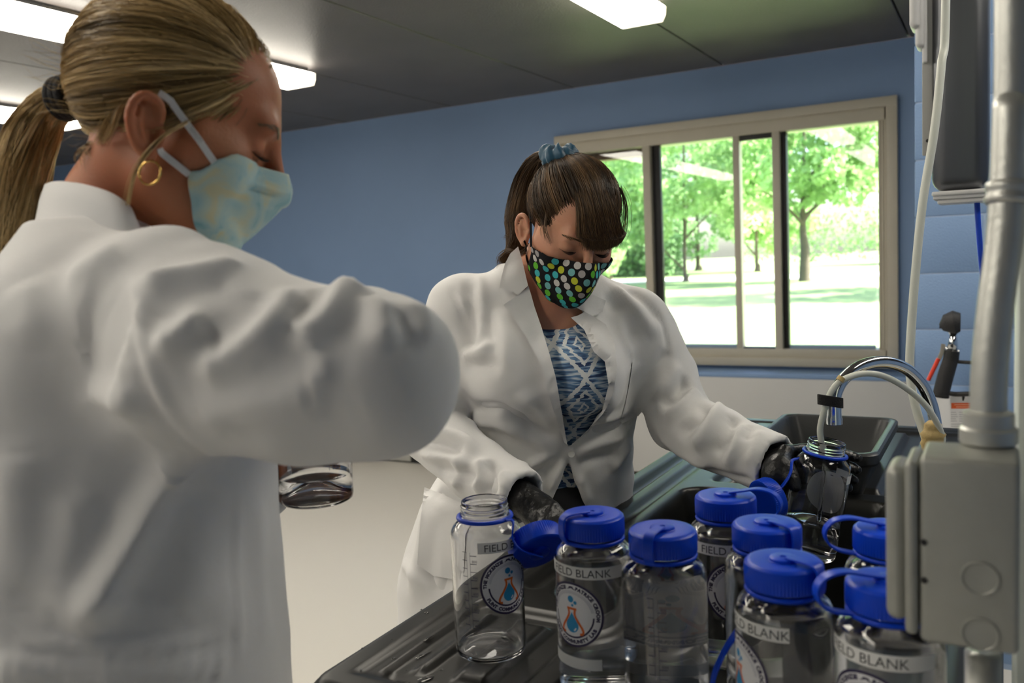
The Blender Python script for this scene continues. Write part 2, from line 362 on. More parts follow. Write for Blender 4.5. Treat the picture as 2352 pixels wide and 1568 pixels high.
# ================================================================== moulded black utility sink
SX0, SX1, SY0, SY1, ZS = -.725, -.004, .735, 2.52, .895
M_sink = mat('black moulded plastic', (.012, .012, .0115), .33, var=.3, vscale=18, spec=.42)
sink = empty('utility_sink', ((SX0+SX1)/2, (SY0+SY1)/2, 0), None, 'black moulded utility sink with ribbed drainboards, bottles standing on it', 'sink')
def sst(a, b, x): t = np.clip((x-a)/(b-a), 0, 1); return t*t*(3-2*t)
def rbox(x, y, x0, x1, y0, y1, r):
    qx = np.abs(x-(x0+x1)/2)-(x1-x0)/2+r; qy = np.abs(y-(y0+y1)/2)-(y1-y0)/2+r
    return np.hypot(np.maximum(qx, 0), np.maximum(qy, 0))+np.minimum(np.maximum(qx, qy), 0)-r
def sink_h(x, y):
    e = -rbox(x, y, SX0, SX1, SY0, SY1, .035)
    h = np.zeros_like(x)
    h -= .010*(1-sst(0, .014, e))**2
    h -= .004*sst(.040, .052, e)*(1-sst(.062, .074, e))
    def ribs(x0, x1, y0, y1, dep, per, ph):
        d = rbox(x, y, x0, x1, y0, y1, .025); inside = 1-sst(-.014, .0, d)
        c = sst(-.25, .35, np.cos((x-ph)*2*np.pi/per)); ends = (1-sst(-.05, -.03, d))
        return -dep*inside*(1-c*ends)
    h += ribs(-.66, -.055, .785, 1.035, .009, .086, -.545)
    h += ribs(-.545, -.055, 1.785, 2.46, .012, .086, -.49)
    for gx in (-.672, -.612):
        d = rbox(x, y, gx-.017, gx+.017, 1.10, 2.45, .016); h -= .007*(1-sst(-.012, .002, d))
    d = rbox(x, y, -.575, -.165, 1.075, 1.735, .05); h -= .27*(1-sst(-.040, .0, d))
    return h
nx, ny = 124, 300
gx = np.linspace(SX0, SX1, nx); gy = np.linspace(SY0, SY1, ny)
GX, GY = np.meshgrid(gx, gy, indexing='ij')
# round the plan corners
e = rbox(GX, GY, SX0, SX1, SY0, SY1, .035); ccx, ccy = (SX0+SX1)/2, (SY0+SY1)/2
out = np.maximum(e, 0)
sxg = np.sign(GX-ccx)*(-1); syg = np.sign(GY-ccy)*(-1)
GX = GX+sxg*out*.75; GY = GY+syg*out*.75
GZ = ZS+sink_h(GX, GY)
V = np.stack([GX, GY, GZ], -1).reshape(-1, 3); I = np.arange(nx*ny).reshape(nx, ny)
Fq = np.stack([I[:-1, :-1], I[1:, :-1], I[1:, 1:], I[:-1, 1:]], -1).reshape(-1, 4)
# skirt
loop = list(I[:, 0])+list(I[-1, 1:])+list(I[-2::-1, -1])+list(I[0, -2:0:-1]); nl = len(loop)
VV = [V]; FF = [Fq]; prev = np.array(loop); base = len(V); c0 = np.array([ccx, ccy])
for dz, off in ((-.016, .006), (-.03, .008), (-.11, .004), (-.115, -.006)):
    q = V[loop].copy(); dv = q[:, :2]-np.clip(q[:, :2], [SX0+.04, SY0+.04], [SX1-.04, SY1-.04]); dv /= np.linalg.norm(dv, axis=1)[:, None]+1e-9
    q[:, :2] += dv*off; q[:, 2] = ZS+dz
    ids = base+np.arange(nl); base += nl; VV.append(q)
    FF.append(np.stack([prev, np.roll(prev, -1), np.roll(ids, -1), ids], -1)[:, ::-1]); prev = ids
mesh_np('deck', np.vstack(VV), np.vstack(FF), M_sink, sink, smooth=True)
s = MB(); s.span((-.60, 1.05, .60), (-.14, 1.76, .622), .01); s.span((-.60, 1.05, .61), (-.585, 1.76, .86)); s.span((-.155, 1.05, .61), (-.14, 1.76, .86))
s.span((-.60, 1.05, .61), (-.14, 1.065, .86)); s.span((-.60, 1.745, .61), (-.14, 1.76, .86)); s.build('basin_shell', M_sink, sink)
s = MB(); s.lathe([(.0, .6255), (.03, .6255), (.032, .630), (.042, .631), (.044, .626)], 28, (-.37, 1.4, 0)); s.build('drain', mat('drain steel', (.5, .5, .5), .3, 1.0), sink)
for lx in (SX0+.07, SX1-.07):
    for ly in (SY0+.09, SY1-.09):
        s = MB(); s.lathe([(.026, 0), (.026, .02), (.021, .03), (.019, .79)], 16, (lx, ly, 0)); s.build('leg', M_sink, sink)
# water drops and small puddles left on the drainboard
M_water = glass_mat('water', (1, 1, 1), 0.0, 1.33)
s = MB()
def drop(x, y, rx, ry, h, a=0.0):
    z = ZS+float(sink_h(np.array([x]), np.array([y]))[0])+.0006; pr = []
    n = 14; V = [(x, y, z+h)]; 
    for (q, hh) in ((.45, .85), (.8, .5), (1.0, .02)):
        for j in range(n):
            t = 2*math.pi*j/n; w = 1+.12*math.sin(3*t+x*900); px, py = rx*q*math.cos(t)*w, ry*q*math.sin(t)*w
            V.append((x+px*math.cos(a)-py*math.sin(a), y+px*math.sin(a)+py*math.cos(a), z+h*hh))
    F = [(0, 1+j, 1+(j+1) % n) for j in range(n)]
    for k in range(2): F += [(1+k*n+j, 1+(k+1)*n+j, 1+(k+1)*n+(j+1) % n, 1+k*n+(j+1) % n) for j in range(n)]
    s.raw(V, F)
rr = random.Random(5)
for k in range(26): drop(rr.uniform(-.715, -.46), rr.uniform(.77, 1.06), *( [rr.uniform(.0012, .003)]*2), rr.uniform(.0006, .0012))
for (x, y, a, b, t) in ((-.640, .865, .014, .004, 1.4), (-.625, .80, .016, .006, .3), (-.60, .815, .011, .007, 1.2), (-.655, .90, .012, .003, 1.5), (-.565, .795, .009, .004, 0.4), (-.70, .96, .004, .003, 0)):
    drop(x, y, a, b, .0012, t)
o = s.build('water_drops', M_water, sink, smooth=True); o['kind'] = 'stuff'
# ================================================================== sample bottles
M_plastic = glass_mat('clear bottle plastic', (.985, .99, 1.0), .015, 1.46)
M_blue = mat('blue cap plastic', (.003, .055, .62), .36, var=.06, vscale=20, spec=.35)
M_tape = mat('white label tape', (.80, .80, .78), .55, var=.03)
M_ink = mat('black lettering ink', (.03, .03, .035), .6)
M_stick = mat('white sticker vinyl', (.83, .83, .85), .4, var=.02)
M_navy = mat('navy print', (.030, .022, .075), .45)
M_orange = mat('orange print', (.75, .16, .025), .45)
M_cyan = mat('blue drop print', (.03, .30, .60), .45)
M_grey = mat('grey print', (.38, .38, .46), .5)
M_fade = [mat('faded ' + n, c, .6) for n, c in (('paper', (.55, .58, .62)), ('navy print', (.42, .44, .52)), ('orange print', (.60, .42, .42)), ('blue print', (.30, .44, .54)), ('grey print', (.48, .50, .55)))]
M_grad = mat('graduation ink', (.10, .10, .16), .6)
_tc = {}
def text2d(s, size, bold=.0):
    key = (s, size, bold)
    if key in _tc: return _tc[key]
    cu = bpy.data.curves.new('lettering', 'FONT'); cu.body = s; cu.size = size; cu.offset = bold; cu.resolution_u = 3
    ob = bpy.data.objects.new('lettering', cu); COL.objects.link(ob)
    dg = bpy.context.evaluated_depsgraph_get(); me = ob.evaluated_get(dg).to_mesh()
    V = np.array([v.co[:2] for v in me.vertices]).reshape(-1, 2); F = [tuple(p.vertices) for p in me.polygons]
    ob.evaluated_get(dg).to_mesh_clear(); bpy.data.objects.remove(ob); bpy.data.curves.remove(cu)
    _tc[key] = (V, F); return _tc[key]
def adv(s, size):
    V, _ = text2d(s, size); return (V[:, 0].max() if len(V) else 0)
BR = .0445
def wrap(V2, r, z0=0.0, a0=0.0):
    V2 = np.asarray(V2, float); a = a0+V2[:, 0]/BR
    return np.stack([r*np.cos(a), r*np.sin(a), z0+V2[:, 1]], 1)
class Flat:
    def __init__(s): s.items = []
    def poly(s, V, F, m, lay): s.items.append((np.asarray(V, float), F, m, lay))
    def disc(s, c, r, m, lay, n=40, rings=8, sx=1, sy=1):
        V = [c]; F = []
        for k in range(1, rings+1):
            for j in range(n):
                t = 2*math.pi*j/n; V.append((c[0]+r*sx*k/rings*math.cos(t), c[1]+r*sy*k/rings*math.sin(t)))
        F += [(0, 1+j, 1+(j+1) % n) for j in range(n)]
        for k in range(rings-1): F += [(1+k*n+j, 1+(k+1)*n+j, 1+(k+1)*n+(j+1) % n, 1+k*n+(j+1) % n) for j in range(n)]
        s.poly(V, F, m, lay)
    def arc(s, r, w, a0, a1, m, lay, n=40):
        V = []; 
        for j in range(n+1):
            t = a0+(a1-a0)*j/n
            for q in (r-w/2, r+w/2): V.append((q*math.cos(t), q*math.sin(t)))
        s.poly(V, [(2*j, 2*j+1, 2*j+3, 2*j+2) for j in range(n)], m, lay)
    def line(s, pts, w, m, lay):
        p = np.asarray(pts, float); T = np.gradient(p, axis=0); T /= np.linalg.norm(T, axis=1)[:, None]; N = np.stack([-T[:, 1], T[:, 0]], 1)
        V = np.stack([p-N*w/2, p+N*w/2], 1).reshape(-1, 2); s.poly(V, [(2*j, 2*j+2, 2*j+3, 2*j+1) for j in range(len(p)-1)], m, lay)
    def arctext(s, txt, r, size, a_mid, m, lay, inward=False, track=1.0, bold=0):
        ws = [(adv(c, size) if c != ' ' else size*.35)+size*.10*track for c in txt]; tot = sum(ws); x = -tot/2
        for c, w in zip(txt, ws):
            if c != ' ':
                V, F = text2d(c, size, bold); xm = x+w/2
                if not inward:
                    t = a_mid-xm/r; base = V-np.array([w/2, size*.35]); up = np.array([math.cos(t), math.sin(t)]); rt = np.array([math.sin(t), -math.cos(t)])
                else:
                    t = a_mid+xm/r; base = V-np.array([w/2, size*.35]); up = -np.array([math.cos(t), math.sin(t)]); rt = np.array([-math.sin(t), math.cos(t)])
                Q = np.outer(base[:, 0], rt)+np.outer(base[:, 1], up)+r*np.array([math.cos(t), math.sin(t)]); s.poly(Q, F, m, lay)
            x += w
    def mesh(s, name, mats, r, dl, z0=0.0, a0=0.0):
        V = []; F = []; mi = []; n = 0
        for v, f, m, lay in s.items:
            V.append(wrap(v, r+dl*lay, z0, a0)); F += [tuple(i+n for i in q) for q in f]; mi += [m]*len(f); n += len(v)
        me = bpy.data.meshes.new(name); me.from_pydata([tuple(p) for p in np.vstack(V)], [], F)
        for q in mats: me.materials.append(q)
        me.polygons.foreach_set('material_index', np.array(mi, dtype=np.int32)); me.update(); return me
SR = .0365
def emblem(base=True):
    f = Flat(); R = SR
    if base: f.disc((0, 0), R, 0, 0)
    # materials: 0 white, 1 navy, 2 orange, 3 blue, 4 grey, 5 pale
    f.arc(R*.965, R*.07, 0, 2*math.pi, 1, 1, 72)
    f.arctext('THE MCKENZIE', R*.835, R*.150, math.radians(143), 1, 1, bold=.0004)
    f.arctext('PATRICE CROOM', R*.835, R*.150, math.radians(34), 1, 1, bold=.0004)
    f.arctext('FLINT COMMUNITY LAB', R*.835, R*.150, math.radians(270), 1, 1, True, bold=.0004)
    # little pediment mark at the top
    f.poly(np.array([(-.13, .77), (.13, .77), (.13, .80), (.10, .80), (.06, .87), (-.06, .87), (-.10, .80), (-.13, .80)])*R, [tuple(range(8))], 1, 1)
    f.arc(R*.70, R*.055, math.radians(183), math.radians(357), 1, 1)
    for q in (.72, .685, .655): f.arc(R*q, R*.010, math.radians(10), math.radians(170), 4, 1)
    for sx in (-1, 1):
        f.line([(sx*R*a, R*b) for a, b in smooth_path([(.115, .16), (.105, .0), (.20, -.18), (.33, -.38), (.37, -.50), (.33, -.57), (.26, -.57)], 20)], R*.075, 2, 1)
    f.line([(-R*.17, R*.18), (0, R*.18), (R*.17, R*.18)], R*.07, 2, 1)
    d = [(0, .07)]+[(.22*math.sin(t), -.34-.22*math.cos(t)) for t in np.linspace(2.35, -2.35, 22)[::1]]
    d = np.array(d)*R; c = np.array([[0, -.30*R]]); n = len(d); V = np.vstack([c]+[c+(d-c)*q for q in (.2, .4, .6, .8, 1.0)])
    f.poly(V, [(0, 1+j, 1+(j+1) % n) for j in range(n)]+[(1+k*n+j, 1+(k+1)*n+j, 1+(k+1)*n+(j+1) % n, 1+k*n+(j+1) % n) for k in range(4) for j in range(n)], 3, 1)
    f.arc(R*.001, R*.001, 0, 1, 3, 1, 2)
    f.line([(R*(.14*math.cos(t)), R*(-.36+.14*math.sin(t))) for t in np.linspace(-1.1, -.3, 8)], R*.045, 0, 2)
    for (x, y, r) in ((-.03, .47, .105), (.13, .38, .058), (.03, .29, .042)): f.disc((x*R, y*R), r*R, 3, 1, 18, 2)
    return f
ME_base = None
_fb = Flat(); _fb.disc((0, 0), SR, 0, 0, 64, 10)
ME_base = _fb.mesh('sticker', [M_stick], BR+.00035, 0)
ME_print = emblem(False).mesh('sticker_print', [M_stick, M_navy, M_orange, M_cyan, M_grey], BR+.00035, .00012)
ME_back = emblem(False).mesh('show_through_print', [M_fade[0], M_fade[1], M_fade[2], M_fade[3], M_fade[4]], BR+.00025, -.00004)
def tape_mesh(a0, a1, h):
    f = Flat(); n = 28; xs = np.linspace(a0*BR, a1*BR, n+1)
    V = [(x, y) for x in xs for y in (-h/2, h/2)]; f.poly(V, [(2*j, 2*j+2, 2*j+3, 2*j+1) for j in range(n)], 0, 0)
    return f.mesh('label_tape', [M_tape], BR+.0004, 0)
def letters_mesh(txt, size, amid):
    V, F = text2d(txt, size); w = V[:, 0].max(); f = Flat(); f.poly(V-np.array([w/2, size*.36])+np.array([amid*BR, 0]), F, 0, 0)
    return f.mesh('lettering', [M_ink], BR+.00055, 0)
def grad_mesh():
    f = Flat(); w = .0008
    for x in (-.0022, .0022): f.line([(x, .045), (x, .09), (x, .140)], .0004, 0, 0)
    for k in range(10):
        z = .046+.0100*k; f.line([(.0022, z), (.006, z), (.0105, z)], w, 0, 0); f.line([(-.0022, z+.004), (-.005, z+.004), (-.0085, z+.004)], w, 0, 0)
    for k, t in enumerate(('400', '500', '600', '700', '800')):
        V, F = text2d(t, .0045); f.poly(V+np.array([.0045, .0475+.020*k]), F, 0, 0)
    return f.mesh('graduations', [M_grad], BR+.0003, 0)
ME_grad = grad_mesh()
# body profile: outside up, inside down
_out = [(.0, .004), (.022, .003), (.034, .0005), (.040, .0008), (.0435, .0035), (.0445, .0085), (.0445, .146), (.0441, .152), (.0427, .1575), (.0398, .1625), (.0352, .1668), (.0312, .1695), (.0298, .1715), (.0296, .1760), (.0306, .1770), (.0306, .1780), (.0288, .1790), (.0288, .1805), (.0300, .1817), (.0288, .1830), (.0288, .1850), (.0300, .1862), (.0288, .1875), (.0288, .1905), (.0283, .1925), (.0272, .193)]
_in = [(.0266, .1920), (.0268, .1860), (.0270, .174), (.0288, .1695), (.0335, .1648), (.0383, .1603), (.0411, .1555), (.0423, .151), (.0426, .146), (.0426, .0100), (.0415, .0062), (.036, .0042), (.024, .0058), (.0, .0068)]
_s = MB(); _s.lathe(_out+_in, 56); _bo = _s.build('bottle_body', M_plastic, None, smooth=True); ME_body = _bo.data; bpy.data.objects.remove(_bo)
_s = MB()
_s.lathe([(.0308, .1708), (.0350, .1702), (.0357, .1722), (.0350, .1742), (.0308, .1746)], 48, close=True); _bo = _s.build('tether_ring', M_blue, None, smooth=True); ME_ring = _bo.data; bpy.data.objects.remove(_bo)
CAPH = .027
_s = MB()
_s.lathe([(.0315, .0), (.0353, .0), (.0357, .0015), (.0357, .0175), (.0350, .0205), (.0330, .0225), (.030, .0230), (.0135, .0224), (.0128, .0230), (.0125, .0252), (.0112, .0258), (.0030, .0258), (.0026, .0246), (.0, .0246)], 144, ripple=((1, 2, 3), .0007))
_s.lathe([(.0315, .0), (.0312, .0185), (.0, .0188)], 48)
_bo = _s.build('cap', M_blue, None, smooth='auto'); ME_cap = _bo.data; bpy.data.objects.remove(_bo)
def water_mesh(level):
    prof = [(.0, .0066), (.024, .0056), (.036, .0038), (.0418, .0060), (.0431, .0100)]
    full = [(.0431, .146), (.0428, .1515), (.0416, .156), (.0388, .1608), (.034, .1653)]
    for r, z in full:
        if z < level-.002: prof.append((r, z))
    rt = np.interp(level, [q[1] for q in full], [q[0] for q in full]) if level > .146 else .0431
    prof += [(rt, level-.0015), (rt-.0012, level-.0004), (rt*.6, level-.0008), (.0, level-.0008)]
    s = MB(); s.lathe(prof, 56); o = s.build('water', M_water, None, smooth=True); me = o.data; bpy.data.objects.remove(o); return me
def child(name, me, root, rotz=0.0, loc=(0, 0, 0), rot=None):
    o = bpy.data.objects.new(name, me); COL.objects.link(o); o.parent = root
    o.matrix_parent_inverse = Matrix.Identity(4); o.location = loc
    o.rotation_euler = rot if rot is not None else (0, 0, rotz)
    return o
def strap(root, ang, kind='tight', pts=None):
    """tether strap from the cap hub to the ring, in the plane at angle ang (local)"""
    if pts is None:
        if kind == 'tight': pts = [(.006, .2028), (.020, .2035), (.0335, .2030), (.0392, .199), (.0407, .190), (.0400, .181), (.037, .1745), (.033, .1725)]
        else: pts = [(.006, .2030), (.022, .2065), (.040, .2100), (.056, .2070), (.0645, .197), (.0620, .185), (.052, .177), (.034, .1725)]
    c, sn = math.cos(ang), math.sin(ang)
    path = [(r*c, r*sn, z) for r, z in smooth_path([(a, 0, b) for a, b in pts], 30)[:, [0, 2]]]
    s = MB(); s.tube(path, 0, flat=(.0115, .0022, (-sn, c, 0))); s.build('tether', M_blue, root, smooth='auto', local=True)
def bottle(xyz, label, stick=None, stick_z=.084, tapes=(), level=.158, cap=True, tether=('tight', 0.0), grad=None, back=False, rot=None, camrel=True, group='clear sample bottles with blue caps', name='sample_bottle'):
    root = empty(name, xyz, rot, label, 'bottle', group)
    ac = math.atan2(-xyz[1], -xyz[0]) if camrel else 0.0
    child('bottle_body', ME_body, root)
    if level: child('water', water_mesh(level), root)
    child('tether_ring', ME_ring, root)
    if cap: child('cap', ME_cap, root, ac, (0, 0, .1765))
    if tether: strap(root, ac+math.radians(tether[1]), tether[0])
    if stick is not None:
        st = child('sticker', ME_base, root, ac+math.radians(stick), (0, 0, stick_z))
        child('sticker_print', ME_print, st)
        if back: child('show_through_print', ME_back, st)
    for (a0, a1, z, h, txt, size, am) in tapes:
        tp = child('label_tape', tape_mesh(math.radians(a0), math.radians(a1), h), root, ac, (0, 0, z))
        if txt: child('lettering', letters_mesh(txt, size, math.radians(am)), tp)
    if grad is not None: child('graduations', ME_grad, root, ac+math.radians(grad))
    root['ac'] = ac
    return root
FB = 'FIELD BLANK'
TZ = .1455; SZ = .0975
b1 = bottle((-.558, .898, ZS), 'empty uncapped bottle standing alone at the left of the drainboard', 34, SZ, [(-14, 86, TZ, .0135, FB, .0125, 43)], level=None, cap=False, tether=None, grad=-30)
b2 = bottle((-.400, .872, ZS), 'capped full bottle with the round logo sticker, second from the left of the drainboard', -36, SZ, [(-88, 42, TZ, .0135, FB, .0125, -24), (-85, 6, .043, .0125, None, 0, 0)], tether=('tight', -58))
b3 = bottle((-.309, .848, ZS), 'capped bottle whose sticker shows faded through the water from behind', 176, SZ, [(125, 235, .036, .0125, None, 0, 0)], tether=('tight', -22), grad=-12, back=True)
b4 = bottle((-.284, .997, ZS), 'capped full bottle at the back beside the filling hand', 14, SZ, [(-70, 45, TZ, .0135, FB, .0125, 8)], tether=('loose', 72))
b5 = bottle((-.215, .906, ZS), 'capped bottle mostly hidden behind another bottle near the middle', 120, SZ, [], tether=('tight', 45))
_s = MB(); _s.tube(smooth_path([tuple(P(*p)-np.array([-.215, .906, ZS])) for p in ((1712, 1425, .885), (1676, 1475, .865), (1652, 1520, .855), (1638, 1560, .85), (1632, 1620, .85))], 20), 0, flat=(.0115, .0022, tuple(CF))); _s.build('tether', M_blue, b5, smooth='auto', local=True)
b6 = bottle((-.175, .800, ZS), 'large near capped bottle with tape label and sticker cut at its left edge', -66, SZ, [(-92, 5, TZ, .0135, FB, .0125, -42)], tether=('tight', 52))
b7 = bottle((-.083, .782, ZS), 'capped bottle at the front right, partly hidden by the grey electrical box', -24, SZ, [(-82, 50, TZ, .0135, FB, .0125, -28)], tether=('loose', -62))
b8 = bottle((-.098, .934, ZS), 'capped bottle behind the front right one, its strap looping out to the left', 150, SZ, [], tether=('loose', -72))
# loose cap of the empty bottle, hanging on its strap
def hung_cap(root, loc, rot, pts, ref):
    c = child('cap', ME_cap, root, 0, loc, rot); s = MB()
    s.tube(smooth_path(pts, 26), 0, flat=(.0115, .0022, ref)); s.build('tether', M_blue, root, smooth='auto', local=True)
ac = b1['ac']
def loc1(r, a, z, base=0.0): t = base+math.radians(a); return (r*math.cos(t), r*math.sin(t), z)
_R = Euler((0, math.radians(100), ac+math.radians(112)), 'XYZ')
# the cap hangs beside the shoulder, its hub facing down and to the camera
_cv = Vector(P(1232, 1252, 1.075))-Vector((-.558, .898, ZS))
_cn = Vector(CR*.30-CU*.62-CF*.60).normalized()
_cR = _cn.to_track_quat('Z', 'Y').to_matrix(); _cO = _cv-_cn*.012
_hub = _cO+_cn*.027
_rg = Vector(loc1(.034, 52, .1725, ac)); _m1 = Vector(P(1178, 1200, 1.055))-Vector((-.558, .898, ZS)); _m2 = Vector(P(1178, 1236, 1.05))-Vector((-.558, .898, ZS)); _m3 = Vector(P(1200, 1262, 1.048))-Vector((-.558, .898, ZS))
hung_cap(b1, tuple(_cO), _cR.to_euler(), [tuple(_rg), tuple(_m1), tuple(_m2), tuple(_m3), tuple(_hub)], tuple(CF))
# two bottles in the hands (their hands are built with the people)
HB = P(1853, 1272, 1.43); HB_T = P(1893, 1052, 1.405)
_ax = Vector(HB_T-HB).normalized()
_rot = _ax.to_track_quat('Z', 'Y').to_matrix()
HELD = bottle(tuple(HB), 'uncapped bottle held under the filling tube by the woman in the dotted mask', None, level=.060, cap=False, tether=None, rot=_rot, camrel=False)
def held_local(p): return ROOTM[HELD.name].inverted() @ Vector(p)
_cl = held_local(CC); _hc = math.atan2(_cl.y, _cl.x)
_st = child('sticker', ME_base, HELD, _hc+math.radians(158), (0, 0, .100)); child('sticker_print', ME_print, _st)
child('label_tape', tape_mesh(math.radians(60), math.radians(150), .0135), HELD, _hc, (0, 0, .140))
_q = [tuple(held_local(P(*p))) for p in ((1832, 1052, 1.41), (1818, 1060, 1.40), (1815, 1085, 1.385), (1800, 1112, 1.385), (1778, 1132, 1.39), (1764, 1140, 1.395))]
_cq = held_local(P(1752, 1152, 1.40))
_cr = (ROOTM[HELD.name].to_3x3().inverted() @ (Vector(CR*.88+CU*.25+CF*.35)).to_track_quat('Z', 'Y').to_matrix()).to_euler()
hung_cap(HELD, tuple(_cq), _cr, _q, tuple(ROOTM[HELD.name].to_3x3().inverted() @ Vector(CF)))
_w = P(727, 1142, 1.05)
B10 = bottle((_w[0], _w[1], _w[2]-.004), 'capped bottle with a little water held by the blonde woman under her sleeve', 150, .11, [], level=.034, tether=('tight', 170), grad=25)
# ================================================================== faucet, tubes, tub, wall things
M_chrome = mat('chrome', (.72, .74, .76), .07, 1.0, var=.02)
M_tube = mat('milky tubing', (.66, .68, .62), .35, var=.05, vscale=12, spec=.4)
M_tan = mat('tan wrapping tape', (.55, .40, .17), .55, var=.15, vscale=25, bump=.3, bscale=60)
M_velcro = mat('black velcro', (.012, .012, .013), .85, bump=.4, bscale=400)
fa = empty('gooseneck_faucet', tuple(P(2150, 1010, 1.46)*np.array([1, 1, 0])+np.array([0, 0, ZS])), None, 'chrome gooseneck faucet bound with tan tape at its base', 'faucet')
_pp = [P(*q) for q in ((1916, 930, 1.40), (1921, 900, 1.40), (1940, 868, 1.405), (1978, 840, 1.415), (2028, 831, 1.43), (2078, 845, 1.445), (2116, 880, 1.455), (2138, 925, 1.46), (2149, 975, 1.46), (2152, 1020, 1.46))]
_pp.append(np.array([_pp[-1][0], _pp[-1][1], ZS]))
s = MB(); s.tube(smooth_path(_pp, 60), .0098, 20); s.build('spout', M_chrome, fa, smooth=True)
_nz = P(1916, 945, 1.40)
s = MB(); s.lathe([(.0, .002), (.0095, .002), (.0100, .010), (.0112, .016), (.0112, -.004), (.0118, -.008), (.0126, -.012), (.0126, -.020), (.0105, -.0215), (.0, -.0205)][::-1], 28, _nz); s.build('aerator', M_chrome, fa, smooth='auto')
_bt = P(2143, 1008, 1.455)
s = MB(); pr = []
for k in range(22):
    z = -.085+.0055*k; pr.append((.0178+.0009*math.sin(k*2.3)+.0008*(k % 3)-(.0022*max(0, k-17)), z))
s.lathe(pr, 26, _bt); o = s.build('tape_wrap', M_tan, fa, smooth=True)
s = MB(); s.lathe([(.030, 0), (.030, .006), (.024, .012), (.020, .030)], 28, (_pp[-1][0], _pp[-1][1], ZS)); s.build('base_flange', M_chrome, fa)
tb = empty('filling_tube', tuple(_bt), None, 'milky plastic tube strapped along the faucet, its end in the held bottle', 'tube')
t2 = smooth_path([P(*q) for q in ((2158, 1030, 1.445), (2164, 1000, 1.445), (2132, 938, 1.43), (2085, 894, 1.42), (2031, 864, 1.405), (1981, 858, 1.395), (1934, 873, 1.388), (1910, 898, 1.388), (1894, 940, 1.392), (1884, 982, 1.398), (1886, 1012, 1.402), (1891, 1044, 1.406))], 70)
s = MB(); s.tube(t2, .0050, 16); s.build('hose', M_tube, tb, smooth=True)
s = MB(); c = P(1931, 872, 1.385); s.tube([P(1934, 866, 1.386), P(1928, 874, 1.386)], .0062, 14); s.build('tape_band', M_tan, tb)
s = MB(); th = np.linspace(0, 2*math.pi, 29)
ring = [P(1907, 921, 1.392)+CR*.0185*math.cos(t)+CF*.0145*math.sin(t)-CU*.003*math.cos(t) for t in th]
s.tube(ring, 0, flat=(.0165, .003, (0, 0, 1)), caps=False); s.build('velcro_strap', M_velcro, tb)
s = MB(); st = smooth_path([P(1891, 1042, 1.406), P(1893, 1075, 1.408), P(1888, 1120, 1.412), P(1880, 1200, 1.42)], 14); s.tube(st, np.linspace(.0024, .0034, 14), 10); s.build('water_stream', M_water, tb, smooth=True)
sup = [P(*q) for q in ((2176, -260, 1.52), (2172, 0, 1.52), (2162, 150, 1.51), (2146, 300, 1.50), (2120, 460, 1.50), (2105, 600, 1.50), (2094, 740, 1.50), (2090, 850, 1.50), (2102, 930, 1.49), (2124, 1000, 1.475), (2136, 1035, 1.465))]
sup[0][2] = ZC
s = MB(); s.tube(smooth_path(sup, 70), .0072, 16); tag(s.build('supply_tube', M_tube, None, smooth=True), 'long milky supply tube hanging from the ceiling to the faucet base', 'tube')
# grey bus tub standing on the far drainboard
M_tub = mat('grey tub plastic', (.034, .036, .037), .36, var=.1, vscale=14, bump=.05, bscale=120)
TX0, TX1, TY0, TY1, TZ0, TZ1 = -.462, -.203, 1.735, 2.135, .884, .985
tub = empty('dish_tub', ((TX0+TX1)/2, (TY0+TY1)/2, TZ0), None, 'dark grey rectangular dish tub with a rolled rim behind the held bottle', 'tub')
def rrect(x0, x1, y0, y1, r, n=6):
    pts = []
    for cx, cy, a in ((x1-r, y1-r, 0), (x0+r, y1-r, 90), (x0+r, y0+r, 180), (x1-r, y0+r, 270)):
        for k in range(n+1): t = math.radians(a+90*k/n); pts.append((cx+r*math.cos(t), cy+r*math.sin(t)))
    return np.array(pts)
def loft_rings(s, rings, close_last=True, m=0):
    n = len(rings[0]); V = np.vstack(rings); F = [(i*n+j, i*n+(j+1) % n, (i+1)*n+(j+1) % n, (i+1)*n+j) for i in range(len(rings)-1) for j in range(n)]
    if close_last: F.append(tuple(range((len(rings)-1)*n, len(rings)*n)))
    F.append(tuple(range(n-1, -1, -1))); s.raw(V, F, m)
def rr3(ins, z, r=.03): q = rrect(TX0+ins, TX1-ins, TY0+ins, TY1-ins, r); return np.hstack([q, np.full((len(q), 1), z)])
s = MB(); loft_rings(s, [rr3(.045, TZ0+.003), rr3(.038, TZ0), rr3(.014, TZ1-.030), rr3(.012, TZ1-.028), rr3(.004, TZ1-.026), rr3(.0, TZ1-.020), rr3(.0, TZ1-.004), rr3(.004, TZ1), rr3(.012, TZ1), rr3(.017, TZ1-.004), rr3(.040, TZ0+.012), rr3(.055, TZ0+.006)])
s.build('tub_body', M_tub, tub, smooth='auto')
